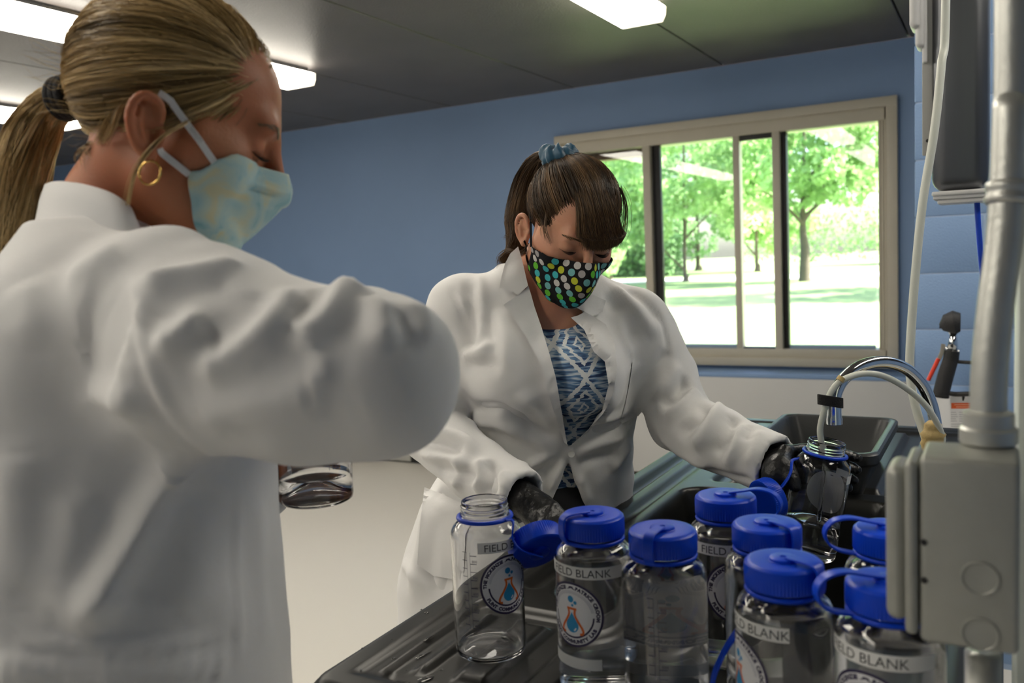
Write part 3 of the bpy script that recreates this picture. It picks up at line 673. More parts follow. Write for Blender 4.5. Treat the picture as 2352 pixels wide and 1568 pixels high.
# drench hose unit on the block partition
M_grip = mat('black rubber grip', (.022, .022, .024), .6, bump=.2, bscale=200)
M_red = mat('red handle', (.75, .06, .03), .4); M_card = mat('white card', (.78, .78, .78), .55, var=.02); M_orng = mat('orange card header', (.80, .13, .03), .5)
YE = 2.93
def A(x, y, Y=YE): v = RAY(x, y); return CC+v*(Y/v[1])
ew = empty('drench_hose', tuple(A(2170, 905)), None, 'black handled drench hose with red lever hanging on the block wall', 'drench hose')
s = MB(); s.tube([A(2160, 908), A(2172, 862), A(2186, 818)], [.023, .023, .021], 20); s.build('grip', M_grip, ew)
s = MB(); s.tube([A(2184, 824), A(2187, 805)], [.022, .021], 20); s.build('top_collar', M_black, ew)
s = MB(); s.tube([A(2160, 911), A(2161, 905)], .0245, 20); s.build('bottom_collar', M_black, ew)
s = MB(); s.tube([A(2187, 808), A(2189, 785), A(2190, 765)], [.017, .013, .010], 16); s.tube(smooth_path([A(2173, 802), A(2183, 799), A(2195, 806), A(2203, 809)], 12), .0085, 12); s.tube(smooth_path([A(2186, 770), A(2182, 764), A(2183, 760), A(2196, 766)], 10), .004, 8); s.build('valve', M_chrome, ew, smooth=True)
s = MB(); s.tube([A(2162, 752), A(2176, 744), A(2192, 740), A(2206, 740)], [.012, .030, .036, .028], 18); s.tube([A(2158, 749), A(2164, 750)], .006, 10); s.build('spray_head', M_grip, ew)
s = MB(); s.tube([A(2167, 790), A(2164, 808), A(2157, 824)], 0, flat=(.012, .004, (1, 0, 0))); s.build('lever_plate', mat('lever steel', (.45, .42, .36), .4, .6), ew)
s = MB(); s.tube([A(2156, 823), A(2143, 850), A(2132, 873)], .0062, 12); s.build('lever', M_red, ew)
s = MB(); s.tube(smooth_path([A(2197, 818), A(2199, 829), A(2206, 831), A(2245, 833), A(2262, 833, 3.095)], 16), .0055, 10); s.build('bracket', M_black, ew)
s = MB(); s.tube(smooth_path([A(2170, 900), A(2185, 904), A(2200, 905), A(2240, 904), A(2262, 904, 3.095)], 16), .0075, 10); s.build('bracket', M_black, ew)
tg = empty('inspection_tag', tuple(A(2215, 1030)), None, 'white inspection card with an orange header hanging below the drench hose', 'card')
def quad(x0, x1, y0, y1, Y): return [A(x0, y0, Y), A(x1, y0, Y), A(x1, y1, Y), A(x0, y1, Y)]
def card(name, x0, x1, y0, y1, Y, m, parent, th=.002):
    a = quad(x0, x1, y0, y1, Y); b = [p+np.array([0, th, 0]) for p in a]
    s = MB(); s.raw(a+b, [(0, 1, 2, 3), (7, 6, 5, 4), (0, 4, 5, 1), (1, 5, 6, 2), (2, 6, 7, 3), (3, 7, 4, 0)]); return s.build(name, m, parent, smooth=False)
card('card', 2182, 2246, 910, 1031, YE+.02, M_card, tg); card('header', 2185, 2240, 925, 938, YE+.019, M_orng, tg, .0008)
for k, y in enumerate((928.5, 933.5)): card('header_line', 2192+4*k, 2232-2*k, y, y+1.4, YE+.0186, mat('pale line', (.9, .55, .4), .6), tg, .0003)
M_txt = mat('faint print', (.42, .42, .44), .7)
for k in range(12):
    if k < 5: 
        card('print_line', 2184, 2196+2*(k % 3), 946+5*k, 947.3+5*k, YE+.019, M_txt, tg, .0004); card('print_line', 2203, 2234-3*(k % 2), 946+5*k, 947.3+5*k, YE+.019, M_txt, tg, .0004)
    elif k < 8: card('print_line', 2184, 2236-4*(k % 2), 948+5*k, 949.3+5*k, YE+.019, M_txt, tg, .0004)
    elif k > 9: card('print_line', 2197, 2222, 965+5*k, 966.3+5*k, YE+.019, M_txt, tg, .0004)
card('photo_patch', 2197, 2224, 984, 1003, YE+.019, mat('dark green print', (.10, .16, .13), .6), tg, .0005)
s = MB(); s.tube([A(2212, 903), A(2213, 912), A(2212, 920)], [.002, .004, .002], 8); s.build('clip', M_black, tg)
tag(card('wall_plaque', 2148, 2182, 911, 1036, YE+.12, M_card, None, .045), 'blank white box behind the inspection card on the block wall', 'box')
# steel chase hanging from the ceiling with folded white guards
M_steel = mat('brushed steel', (.13, .135, .145), .34, .85, var=.08, vscale=40, stretch=(1, 1, .03))
DS = 1.95
def ax_(x, y, d=DS): return P(x, y, d)
ch = empty('steel_chase', tuple(P(2205, 455, DS)), None, 'grey steel chase hanging from the ceiling at the top right', 'chase')
x0, x1 = P(2136, 300, DS)[0], P(2273, 300, DS)[0]; yf = P(2200, 300, DS)[1]; zb = P(2200, 436, DS)[2]
s = MB(); s.span((x0, yf, zb), (x1, yf+.16, ZC), .03, seg=5); s.build('casing', M_steel, ch)
for k, (a, b, zz) in enumerate(((2137, 2266, 438), (2140, 2266, 447), (2150, 2266, 457))):
    p = P(2200, zz, DS)[2]; s = MB(); s.span((P(a, 440, DS)[0], yf-.004+.004*k, p-.008), (P(b, 440, DS)[0], yf+.10, p+.002), .003); s.build('flange', M_white, ch)
s = MB(); s.span((P(2113, 300, DS)[0], yf+.02, P(2120, 352, DS)[2]), (x0+.03, yf+.026, ZC), .004); s.build('side_plate', mat('grey plate', (.36, .36, .34), .5, .2), ch)
s = MB(); bz = P(2122, 318, DS); s.lathe([(0, 0), (.004, 0), (.004, .003), (0, .004)][::-1], 14, (bz[0]+.004, yf+.018, bz[2]), M=Matrix.Rotation(math.radians(90), 3, 'X')); s.build('screw', M_dark, ch)
for k, (a, b, zz) in enumerate(((2087, 2112, 61), (2100, 2122, 105), (2116, 2128, 140))):
    p = P(2110, zz, DS)[2]; s = MB(); s.span((P(a, 60, DS)[0], yf-.02+.012*k, p), (P(b, 60, DS)[0], yf+.06, ZC), .010, seg=3); s.build('folded_guard', M_white, ch)
s = MB(); s.tube(smooth_path([P(2243, 440, DS+.05), P(2246, 500, DS+.06), P(2252, 580, DS+.08), P(2260, 660, DS+.1), P(2275, 800, DS+.1)], 20), .0062, 12)
tag(s.build('blue_hose', mat('blue hose', (.01, .06, .55), .4), None, smooth=True), 'thin blue hose hanging out under the steel chase', 'hose')
# white post, conduit and electrical box close to the camera
M_post = mat('white post paint', (.74, .80, .74), .5, var=.05)
PXX = P(2331, 700, .80)
tag(MB().span((PXX[0], .79, 0), (PXX[0]+.16, .95, ZC), .006).build('support_post', M_post, None), 'white painted post at the right edge behind the conduit', 'post')
M_galv = mat('galvanised steel', (.58, .585, .55), .40, .65, var=.12, vscale=30, bump=.06, bscale=160)
M_zinc = mat('zinc box', (.40, .405, .37), .48, .40, var=.10, vscale=40, bump=.08, bscale=220)
cd = empty('electrical_conduit', tuple(P(2262, 1540, .66)*np.array([1, 1, 0])), None, 'bent galvanised conduit running down into the electrical box at the right', 'conduit')
cp = [P(*q) for q in ((2330, -300, .66), (2327, 0, .66), (2322, 250, .66), (2314, 440, .66), (2305, 560, .66), (2288, 690, .66), (2275, 820, .66), (2270, 920, .66), (2270, 1045, .66))]
cp[0] = np.array([cp[1][0], cp[1][1], ZC])
s = MB(); s.tube(smooth_path(cp, 60), .0128, 24); s.build('upper_pipe', M_galv, cd, smooth=True)
c0, c1 = P(2316, 418, .66), P(2312, 470, .66)
s = MB(); pth = np.array([c0+(c1-c0)*t for t in (0, .08, .3, .45, .55, .7, .92, 1)]); s.tube(pth, [.0135, .0155, .0158, .0146, .0146, .0158, .0155, .0135], 26); s.build('coupling', M_galv, cd, smooth=True)
_lo = P(2258, 1500, .66); s = MB(); s.tube([(_lo[0], _lo[1], _lo[2]), (_lo[0], _lo[1], .4), (_lo[0], _lo[1], 0)], .0128, 24); s.build('lower_pipe', M_galv, cd, smooth=True)
BX0, BX1, BY0, BY1, BZ0, BZ1 = P(2112, 1270, .635)[0], P(2340, 1270, .635)[0], P(2112, 1270, .635)[1], .742, 1.088, 1.226
bx = empty('electrical_box', ((BX0+BX1)/2, (BY0+BY1)/2, BZ0), None, 'grey metal electrical box with round knockouts on the conduit', 'electrical box')
MB().span((BX0, BY0, BZ0), (BX1, BY1, BZ1), .004, seg=3).build('box_body', M_zinc, bx)
s = MB(); s.span((BX0-.010, BY0-.001, BZ0+.004), (BX0-.001, BY1-.004, BZ1-.004), .004, seg=3); s.span((BX0-.024, BY0+.006, BZ0+.010), (BX0-.008, BY1-.010, BZ1-.010), .008, seg=4); s.build('cover', M_zinc, bx)
for k, zz in enumerate((1310, 1440)):
    c = P(2252, zz, .632); M9 = Matrix.Rotation(math.radians(90), 3, 'X')
    s = MB(); s.lathe([(.0, .0004), (.0105, .0004), (.0112, .0014), (.0122, .0014), (.0128, .0), (.013, -.001)], 32, (c[0], BY0, c[2]), M=M9); s.build('knockout', M_zinc, bx)
for zz in (1246, 1337):
    c = P(2122, zz, .632); s = MB(); s.lathe([(.0, .0006), (.0022, .0006), (.0024, -.001)], 14, (c[0], BY0, c[2]), M=Matrix.Rotation(math.radians(90), 3, 'X')); s.build('screw_hole', M_dark, bx)
c = cp[-1]; s = MB(); s.lathe([(.0135, .026), (.0175, .024), (.0175, .014), (.020, .012), (.020, .002), (.016, -.002)][::-1], 26, (c[0], c[1], BZ1)); s.build('connector', M_galv, cd)
# ================================================================== implicit-surface modelling tools for bodies and clothes
class Vol:
    def __init__(s, lo, hi, h):
        s.lo = np.array(lo, np.float32); s.h = h; n = np.ceil((np.array(hi)-np.array(lo))/h).astype(int)+1
        s.ax = [np.float32(lo[i])+h*np.arange(n[i], dtype=np.float32) for i in range(3)]
        s.D = np.full(n, .05, np.float32)
    def _sl(s, lo, hi):
        out = []
        for i in range(3):
            a = int(np.searchsorted(s.ax[i], lo[i])); b = int(np.searchsorted(s.ax[i], hi[i]))
            out.append(slice(max(a-1, 0), min(b+1, len(s.ax[i]))))
        return tuple(out)
    def put(s, fn, lo, hi, k=0.0, op='u'):
        sl = s._sl(lo, hi); g = [s.ax[0][sl[0]][:, None, None], s.ax[1][sl[1]][None, :, None], s.ax[2][sl[2]][None, None, :]]
        if min(len(a.ravel()) for a in g) == 0: return s
        d = fn(*g).astype(np.float32); A = s.D[sl]
        if op == 'u':
            if k > 0:
                t = np.clip(.5+.5*(d-A)/k, 0, 1); s.D[sl] = d*(1-t)+A*t-k*t*(1-t)
            else: s.D[sl] = np.minimum(A, d)
        else:                                  # subtract
            d = -d
            if k > 0:
                t = np.clip(.5-.5*(d-A)/k, 0, 1); s.D[sl] = d*(1-t)+A*t+k*t*(1-t)
            else: s.D[sl] = np.maximum(A, d)
        return s
    def cap(s, a, b, ra, rb, k=.02, op='u'):
        a, b = np.asarray(a, float), np.asarray(b, float); m = max(ra, rb)+.05; ab = b-a; L2 = ab@ab+1e-12
        def fn(X, Y, Z):
            px, py, pz = X-a[0], Y-a[1], Z-a[2]
            t = np.clip((px*ab[0]+py*ab[1]+pz*ab[2])/L2, 0, 1)
            return np.sqrt((px-t*ab[0])**2+(py-t*ab[1])**2+(pz-t*ab[2])**2)-(ra+(rb-ra)*t)
        return s.put(fn, np.minimum(a, b)-m, np.maximum(a, b)+m, k, op)
    def limb(s, pts, rs, k=.02, op='u'):
        for i in range(len(pts)-1): s.cap(pts[i], pts[i+1], rs[i], rs[i+1], k if i == 0 else min(k, .012), op)
        return s
    def ell(s, c, r, M=None, k=.02, op='u'):
        c = np.asarray(c, float); r = np.asarray(r, float); M = np.eye(3) if M is None else np.asarray(M, float); m = max(r)+.05
        def fn(X, Y, Z):
            p = (X-c[0], Y-c[1], Z-c[2]); q = [p[0]*M[0, i]+p[1]*M[1, i]+p[2]*M[2, i] for i in range(3)]
            k0 = np.sqrt((q[0]/r[0])**2+(q[1]/r[1])**2+(q[2]/r[2])**2); k1 = np.sqrt((q[0]/r[0]**2)**2+(q[1]/r[1]**2)**2+(q[2]/r[2]**2)**2)+1e-9
            return k0*(k0-1)/k1
        return s.put(fn, c-m, c+m, k, op)
    def loft(s, secs, f, k=.02, op='u', off=0.0, p=2.3):
        """secs: (centre, a along f, b along side), ordered from top to bottom in z"""
        secs = sorted(secs, key=lambda q: q[0][2]); zs = np.array([q[0][2] for q in secs]); f = np.array([f[0], f[1], 0.0]); f /= np.linalg.norm(f); sd = np.array([f[1], -f[0], 0])
        cx, cy_, aa, bb = [np.array([v(q) for q in secs]) for v in (lambda q: q[0][0], lambda q: q[0][1], lambda q: q[1]+off, lambda q: q[2]+off)]
        # smooth interpolation in z
        zf = np.linspace(zs[0], zs[-1], 120); ker = np.exp(-np.linspace(-2, 2, 15)**2); ker /= ker.sum()
        def sm(v):
            w = np.interp(zf, zs, v); w = np.pad(w, 7, mode='edge'); return np.convolve(w, ker, 'valid')
        cx, cy_, aa, bb = sm(cx), sm(cy_), sm(aa), sm(bb)
        def fn(X, Y, Z):
            z = Z.ravel(); X0, Y0, A0, B0 = [np.interp(z, zf, v)[None, None, :] for v in (cx, cy_, aa, bb)]
            u = (X-X0)*f[0]+(Y-Y0)*f[1]; w = (X-X0)*sd[0]+(Y-Y0)*sd[1]
            q = (np.abs(u/A0)**p+np.abs(w/B0)**p)**(1/p); d = (q-1)*np.minimum(A0, B0)
            dz = np.maximum(zf[0]-Z, Z-zf[-1]); return np.maximum(d, dz)
        m = max(bb.max(), aa.max())+.06
        lo = np.array([cx.min()-m, cy_.min()-m, zf[0]-.05]); hi = np.array([cx.max()+m, cy_.max()+m, zf[-1]+.05])
        return s.put(fn, lo, hi, k, op)
    def cuff(s, c, n, r, wall=.0105, depth=.028, reach=.135):
        """cuts a sleeve square at c (n points out of the sleeve) and hollows its end"""
        c = np.asarray(c, float); n = np.asarray(n, float); n = n/np.linalg.norm(n)
        sl = s._sl(c-reach, c+reach); X, Y, Z = s.ax[0][sl[0]][:, None, None]-c[0], s.ax[1][sl[1]][None, :, None]-c[1], s.ax[2][sl[2]][None, None, :]-c[2]
        pl = X*n[0]+Y*n[1]+Z*n[2]; rr = X*X+Y*Y+Z*Z; near = rr < reach**2
        s.D[sl] = np.where(near & (pl > -.02), np.maximum(s.D[sl], pl), s.D[sl]).astype(np.float32)
        s.cap(c-n*depth, c+n*.03, r-wall, r-wall, 0, 's')
    def mesh(s):
        D = s.D; S = D < 0; n = np.array(D.shape)
        c = [S[i:n[0]-1+i, j:n[1]-1+j, k:n[2]-1+k] for i in (0, 1) for j in (0, 1) for k in (0, 1)]
        cnt = sum(a.astype(np.int8) for a in c); act = (cnt > 0) & (cnt < 8); I, J, K = np.nonzero(act)
        vid = np.full(act.shape, -1, np.int32); vid[I, J, K] = np.arange(len(I))
        acc = np.zeros((len(I), 3)); num = np.zeros(len(I))
        for ax in range(3):
            o1, o2 = [a for a in range(3) if a != ax]
            for p in (0, 1):
                for q in (0, 1):
                    off = np.zeros(3, int); off[o1] = p; off[o2] = q; e = off.copy(); e[ax] = 1
                    d0 = D[I+off[0], J+off[1], K+off[2]]; d1 = D[I+e[0], J+e[1], K+e[2]]; m = (d0 < 0) != (d1 < 0)
                    t = np.where(m, d0/(d0-d1+1e-20), 0); pos = np.repeat(off[None, :].astype(float), len(I), 0); pos[:, ax] = t
                    acc[m] += pos[m]; num[m] += 1
        V = (np.stack([I, J, K], 1)+acc/np.maximum(num, 1)[:, None])*s.h+s.lo
        Fs = []
        for ax in range(3):
            o1, o2 = [(1, 2), (2, 0), (0, 1)][ax]; sl0 = [slice(None)]*3; sl1 = [slice(None)]*3; sl0[ax] = slice(0, n[ax]-1); sl1[ax] = slice(1, n[ax])
            A, B = S[tuple(sl0)], S[tuple(sl1)]; x = np.stack(np.nonzero(A != B), 1); ok = (x[:, o1] >= 1) & (x[:, o2] >= 1) & (x[:, o1] < n[o1]-1) & (x[:, o2] < n[o2]-1); x = x[ok]
            flip = A[x[:, 0], x[:, 1], x[:, 2]]; q = []
            for (p, r) in ((-1, -1), (0, -1), (0, 0), (-1, 0)):
                y = x.copy(); y[:, o1] += p; y[:, o2] += r; q.append(vid[y[:, 0], y[:, 1], y[:, 2]])
            q = np.stack(q, 1); q[~flip] = q[~flip][:, ::-1]; Fs.append(q)
        Fq = np.vstack(Fs); Fq = Fq[(Fq >= 0).all(1)]
        return V, Fq
def vnormals(V, Fq):
    a = V[Fq[:, 2]]-V[Fq[:, 0]]; b = V[Fq[:, 3 if Fq.shape[1] == 4 else 2]]-V[Fq[:, 1]]
    n = np.cross(a, b); N = np.zeros_like(V)
    for i in range(Fq.shape[1]): np.add.at(N, Fq[:, i], n)
    return N/(np.linalg.norm(N, axis=1)[:, None]+1e-12)
def relax(V, Fq, it=1, lam=.5):
    E = np.vstack([Fq[:, [i, (i+1) % Fq.shape[1]]] for i in range(Fq.shape[1])])
    for _ in range(it):
        A = np.zeros_like(V); c = np.zeros(len(V)); np.add.at(A, E[:, 0], V[E[:, 1]]); np.add.at(c, E[:, 0], 1); np.add.at(A, E[:, 1], V[E[:, 0]]); np.add.at(c, E[:, 1], 1)
        V = V+lam*(A/np.maximum(c, 1)[:, None]-V)
    return V
def bvh_of(V, Fq): return BVHTree.FromPolygons([tuple(v) for v in V], [tuple(f) for f in Fq])
def hit(bvh, x, y):
    r = RAY(x, y); r = r/np.linalg.norm(r); h = bvh.ray_cast(Vector(CC), Vector(r), 5.0)
    return (np.array(h[0]), np.array(h[1])) if h[0] is not None else (None, None)
def folds(V, Fq, specs, bvh=None):
    """cloth folds: ridges (+) and valleys (-) along lines on the surface; spec = (pixel line, height, width)"""
    bvh = bvh or bvh_of(V, Fq); N = vnormals(V, Fq); disp = np.zeros(len(V))
    for line, amp, sig in specs:
        pts = [hit(bvh, *q)[0] for q in smooth_path([(a, b, 0) for a, b in line], max(6, 3*len(line)))[:, :2]]
        pts = [p for p in pts if p is not None]
        if len(pts) < 3: continue
        pts = np.array(pts)
        seg = np.linalg.norm(np.diff(pts, axis=0), axis=1); pts = pts[np.concatenate([[True], seg < .12])] if (seg > .12).any() else pts
        L = np.concatenate([[0], np.cumsum(np.linalg.norm(np.diff(pts, axis=0), axis=1))])
        if L[-1] < 1e-3: continue
        m = max(4, int(L[-1]/(sig*.6))); t = np.linspace(0, L[-1], m); Q = np.stack([np.interp(t, L, pts[:, i]) for i in range(3)], 1)
        tap = np.clip(np.minimum(t, L[-1]-t)/(.22*L[-1]+1e-6), 0, 1); tap = tap*tap*(3-2*tap)
        lo, hi = Q.min(0)-3*sig, Q.max(0)+3*sig; sel = np.nonzero(((V > lo) & (V < hi)).all(1))[0]
        if len(sel) == 0: continue
        best = np.full(len(sel), 1e9); tb = np.zeros(len(sel))
        for j in range(m):
            d = ((V[sel]-Q[j])**2).sum(1); w = d < best; best[w] = d[w]; tb[w] = tap[j]
        disp[sel] += amp*tb*np.exp(-best/(2*sig*sig))
    return V+N*disp[:, None]
def ripple(V, Fq, amp, wl, seed, dirs=None, n=7):
    r = np.random.default_rng(seed); N = vnormals(V, Fq); d = np.zeros(len(V))
    for i in range(n):
        k = r.normal(size=3); k /= np.linalg.norm(k)
        if dirs is not None: k = k*np.array(dirs); k /= np.linalg.norm(k)+1e-9
        d += np.sin(V@k*2*math.pi/(wl*r.uniform(.6, 1.6))+r.uniform(0, 6.28)+1.2*np.sin(V@np.roll(k, 1)*2*math.pi/(wl*2.3)))
    return V+N*(amp*d/math.sqrt(n))[:, None]
from mathutils.geometry import delaunay_2d_cdt
def drape(poly, bvh, off=.003, thick=.0016, step=7.0, smooth=6, curve=True):
    """a cloth piece lying on the surface, given by its outline"""
    pl = np.array(poly, float)
    # densify boundary
    B = []
    for i in range(len(pl)):
        a, b = pl[i], pl[(i+1) % len(pl)]; m = max(1, int(np.linalg.norm(b-a)/step))
        B += [a+(b-a)*j/m for j in range(m)]
    B = np.array(B); x0, y0 = B.min(0); x1, y1 = B.max(0); pts = [tuple(b) for b in B]
    def inside(p):
        x, y = p; c = False; n = len(B); j = n-1
        for i in range(n):
            if ((B[i][1] > y) != (B[j][1] > y)) and (x < (B[j][0]-B[i][0])*(y-B[i][1])/(B[j][1]-B[i][1]+1e-12)+B[i][0]): c = not c
            j = i
        return c
    for x in np.arange(x0+step*.5, x1, step):
        for y in np.arange(y0+step*.5, y1, step):
            if inside((x, y)) and ((B-np.array([x, y]))**2).sum(1).min() > (step*.45)**2: pts.append((x, y))
    nb = len(B); r = delaunay_2d_cdt([Vector(p) for p in pts], [(i, (i+1) % nb) for i in range(nb)], [list(range(nb))], 1, 1e-4)
    vv = np.array([tuple(v) for v in r[0]]); tri = np.array([tuple(t) for t in r[2] if len(t) == 3])
    d = np.full(len(vv), np.nan); rays = np.array([RAY(*p) for p in vv])
    for i, p in enumerate(vv):
        h, _ = hit(bvh, *p)
        if h is not None: d[i] = (h-CC)@CF
    d[d > np.nanmedian(d)+.09] = np.nan
    bad = np.isnan(d); good = ~bad
    if bad.any():
        for i in np.nonzero(bad)[0]:
            q = ((vv[good]-vv[i])**2).sum(1); d[i] = d[good][q.argmin()]
    E = np.vstack([tri[:, [0, 1]], tri[:, [1, 2]], tri[:, [2, 0]]])
    d0 = d.copy()
    for _ in range(smooth):
        A = np.zeros(len(d)); c = np.zeros(len(d)); np.add.at(A, E[:, 0], d[E[:, 1]]); np.add.at(c, E[:, 0], 1); np.add.at(A, E[:, 1], d[E[:, 0]]); np.add.at(c, E[:, 1], 1); d = .5*d+.5*A/np.maximum(c, 1)
    d = np.minimum(d, d0+.0005)
    V1 = CC+rays*(d-off)[:, None]; V2 = CC+rays*(d-off+thick)[:, None]; n = len(V1)
    # orientation
    F1 = [tuple(t) for t in tri]; F2 = [tuple(int(i)+n for i in t[::-1]) for t in tri]
    ed = {}
    for t in tri:
        for a, b in ((t[0], t[1]), (t[1], t[2]), (t[2], t[0])): ed[(int(a), int(b))] = 1
    side = [(b, a, a+n, b+n) for (a, b) in ed if (b, a) not in ed]
    return np.vstack([V1, V2]), [tuple(map(int, f)) for f in F1+F2+side]
def frame3(f, u):
    f = np.asarray(f, float); f = f/np.linalg.norm(f); u = u-f*(u@f); u /= np.linalg.norm(u); return np.stack([np.cross(f, u), f, u], 1)
def strands(name, paths, rad, m, parent, taper=.35, tone=None):
    """paths (n,k,3): thin three-sided hairs in one mesh"""
    paths = np.asarray(paths, np.float32); n, k, _ = paths.shape
    T = np.gradient(paths, axis=1); T /= np.linalg.norm(T, axis=2, keepdims=True)+1e-9
    ref = np.array([.3, .5, .81]); u = np.cross(T, ref); u /= np.linalg.norm(u, axis=2, keepdims=True)+1e-9; w = np.cross(T, u)
    rr = np.asarray(rad, np.float32).reshape(-1, 1, 1) if not np.isscalar(rad) else np.full((n, 1, 1), rad, np.float32)
    pr = (1-(1-taper)*np.linspace(0, 1, k)**2)[None, :, None]; rr = rr*pr
    V = np.stack([paths+rr*(math.cos(a)*u+math.sin(a)*w) for a in (0, 2.094, 4.189)], 2).reshape(-1, 3)
    base = (np.arange(n)[:, None]*k+np.arange(k-1)[None, :])*3; F = []
    for j in range(3):
        j2 = (j+1) % 3; F.append(np.stack([base+j, base+j2, base+3+j2, base+3+j], -1).reshape(-1, 4))
    o = mesh_np(name, V, np.vstack(F), m, parent, smooth=True); o['kind'] = 'stuff'
    at = o.data.attributes.new('tone', 'FLOAT', 'POINT'); tn = rng.uniform(0, 1, n) if tone is None else np.clip(tone, 0, 1)
    at.data.foreach_set('value', np.repeat(tn.astype(np.float32), k*3)); return o
def hair_mat(name, dark, mid, light, rough=.38):
    m = bpy.data.materials.new(name); t = nodes_of(m); b = t.nodes['Principled BSDF']; L = t.links.new
    g = t.nodes.new('ShaderNodeAttribute'); g.attribute_name = 'tone'; cr = t.nodes.new('ShaderNodeValToRGB')
    cr.color_ramp.elements[0].color = (*dark, 1); cr.color_ramp.elements[1].color = (*light, 1); e = cr.color_ramp.elements.new(.5); e.color = (*mid, 1)
    L(g.outputs['Fac'], cr.inputs[0]); L(cr.outputs[0], b.inputs['Base Color']); b.inputs['Roughness'].default_value = rough; b.inputs['Specular IOR Level'].default_value = .4
    return m
def head_vol(O, M, h, ears=True, neck=None, ear_y=-.004, ear_z=-.012, es=.90):
    """female head in its own frame (right, forward, up), origin between the ear canals"""
    T = lambda *p: O+M@np.array(p, float)
    v = Vol(O-np.array([.19, .19, .22]), O+np.array([.19, .19, .20]), h); E = lambda c, r, k=.02, op='u', R=None: v.ell(T(*c), r, M if R is None else M@R, k, op)
    E((0, -.010, .048), (.070, .086, .078), 0); E((0, .028, .046), (.060, .060, .062), .02); E((0, .036, -.012), (.058, .054, .062), .02)
    E((0, .040, -.055), (.046, .048, .038), .025); v.cap(T(0, .071, -.074), T(0, .071, -.076), .018, .018, .025)
    for sx in (-1, 1):
        v.cap(T(sx*.052, .010, -.045), T(sx*.020, .066, -.080), .018, .016, .03)
        v.cap(T(sx*.044, .056, -.010), T(sx*.058, .030, -.004), .018, .014, .03)
    v.cap(T(-.034, .080, .036), T(.034, .080, .036), .011, .011, .02)
    for sx in (-1, 1):
        v.cap(T(sx*.030, .103, .014), T(sx*.036, .100, .014), .016, .014, .014, 's')
        E((sx*.031, .0735, .015), (.0150, .0135, .0130), .004)
    v.cap(T(0, .092, .026), T(0, .114, -.018), .0065, .0095, .012); 
    for sx in (-1, 1): v.cap(T(sx*.010, .101, -.022), T(sx*.008, .104, -.023), .0075, .0075, .008)
    v.cap(T(-.018, .090, -.046), T(.018, .090, -.046), .007, .007, .012)
    if neck is not None: v.limb(neck[0], neck[1], .03)
    if ears:
        for sx in (-1, 1):
            X = sx*.0735; tilt = .30
            R = np.array([[1, 0, 0], [0, math.cos(tilt), -math.sin(tilt)], [0, math.sin(tilt), math.cos(tilt)]]); yw = sx*.38
            Rz = np.array([[math.cos(yw), -math.sin(yw), 0], [math.sin(yw), math.cos(yw), 0], [0, 0, 1]]); RR = Rz@R
            c = np.array([X+sx*.005, ear_y-.006, .002+ear_z]); lp = lambda a, b, cc: T(*(c+es*(RR@np.array([a*sx, b, cc]))))
            v.ell(T(*c), (.0048*es, .0170*es, .0290*es), M@RR, .004)
            rim = [(.004, .013, .010), (.006, .010, .024), (.007, -.002, .0305), (.0075, -.013, .024), (.008, -.0175, .010), (.007, -.015, -.006), (.005, -.008, -.019), (.003, .003, -.026)]
            rim = smooth_path(rim, 16); v.limb([lp(*p) for p in rim], [.0034]*16, .003)
            v.cap(lp(.003, .003, -.0265), lp(.003, .005, -.022), .0062, .0060, .004)
            v.ell(lp(.0075, .003, -.004), (.0060, .0085, .0105), M@RR, .003, 's')
            v.limb([lp(.004, -.006, .018), lp(.0055, -.009, .004), lp(.005, -.004, -.013)], [.0028]*3, .003)
            v.cap(lp(.004, .014, -.004), lp(.004, .012, -.012), .0042, .0036, .003)
    return v
def grip(v, c0, ax, R, phi, s, heights, ends, thumb, wrist, rf=.0082, k=.004, ref=None, palm_out=.017):
    """hand closed round a cylinder: fingers on arcs, thumb the other way"""
    ax = np.asarray(ax, float)/np.linalg.norm(ax); e1 = np.asarray(ref, float); e1 = e1-ax*(e1@ax); e1 /= np.linalg.norm(e1); e2 = np.cross(ax, e1)
    pt = lambda a, r, z: c0+ax*z+r*(math.cos(a)*e1+math.sin(a)*e2)
    for hgt, end, ln in zip(heights, ends, (1, 1.04, 1, .9)):
        dg = np.linspace(5, end, 13); rad = R+np.interp(dg, [5, 30, end*.6, end], [.018, .0135, .0115, .0100])+.0008*np.cos(dg*.12)
        v.limb([pt(phi+s*math.radians(a), r, hgt+.012*i/12) for i, (a, r) in enumerate(zip(dg, rad))], list(np.linspace(rf*1.12, rf*.86, 13)), k)
    hm = np.mean(heights)
    for hgt in heights: v.cap(pt(phi+s*math.radians(6), R+.018, hgt), pt(phi-s*math.radians(22), R+palm_out+.003, hm-.012+.6*(hgt-hm)), .0115, .014, .010)
    v.cap(pt(phi-s*math.radians(20), R+palm_out, hm+.012), pt(phi-s*math.radians(20), R+palm_out, hm-.022), .017, .017, .012)
    t = smooth_path([pt(phi-s*math.radians(a), R+r, z) for a, r, z in thumb], 9); v.limb(list(t), list(np.linspace(.0135, .0088, 9)), .008)
    v.limb([pt(phi-s*math.radians(20), R+palm_out+.004, hm-.005), (pt(phi-s*math.radians(20), R+palm_out, hm)+np.asarray(wrist))/2, np.asarray(wrist)], [.022, .023, .025], .015)
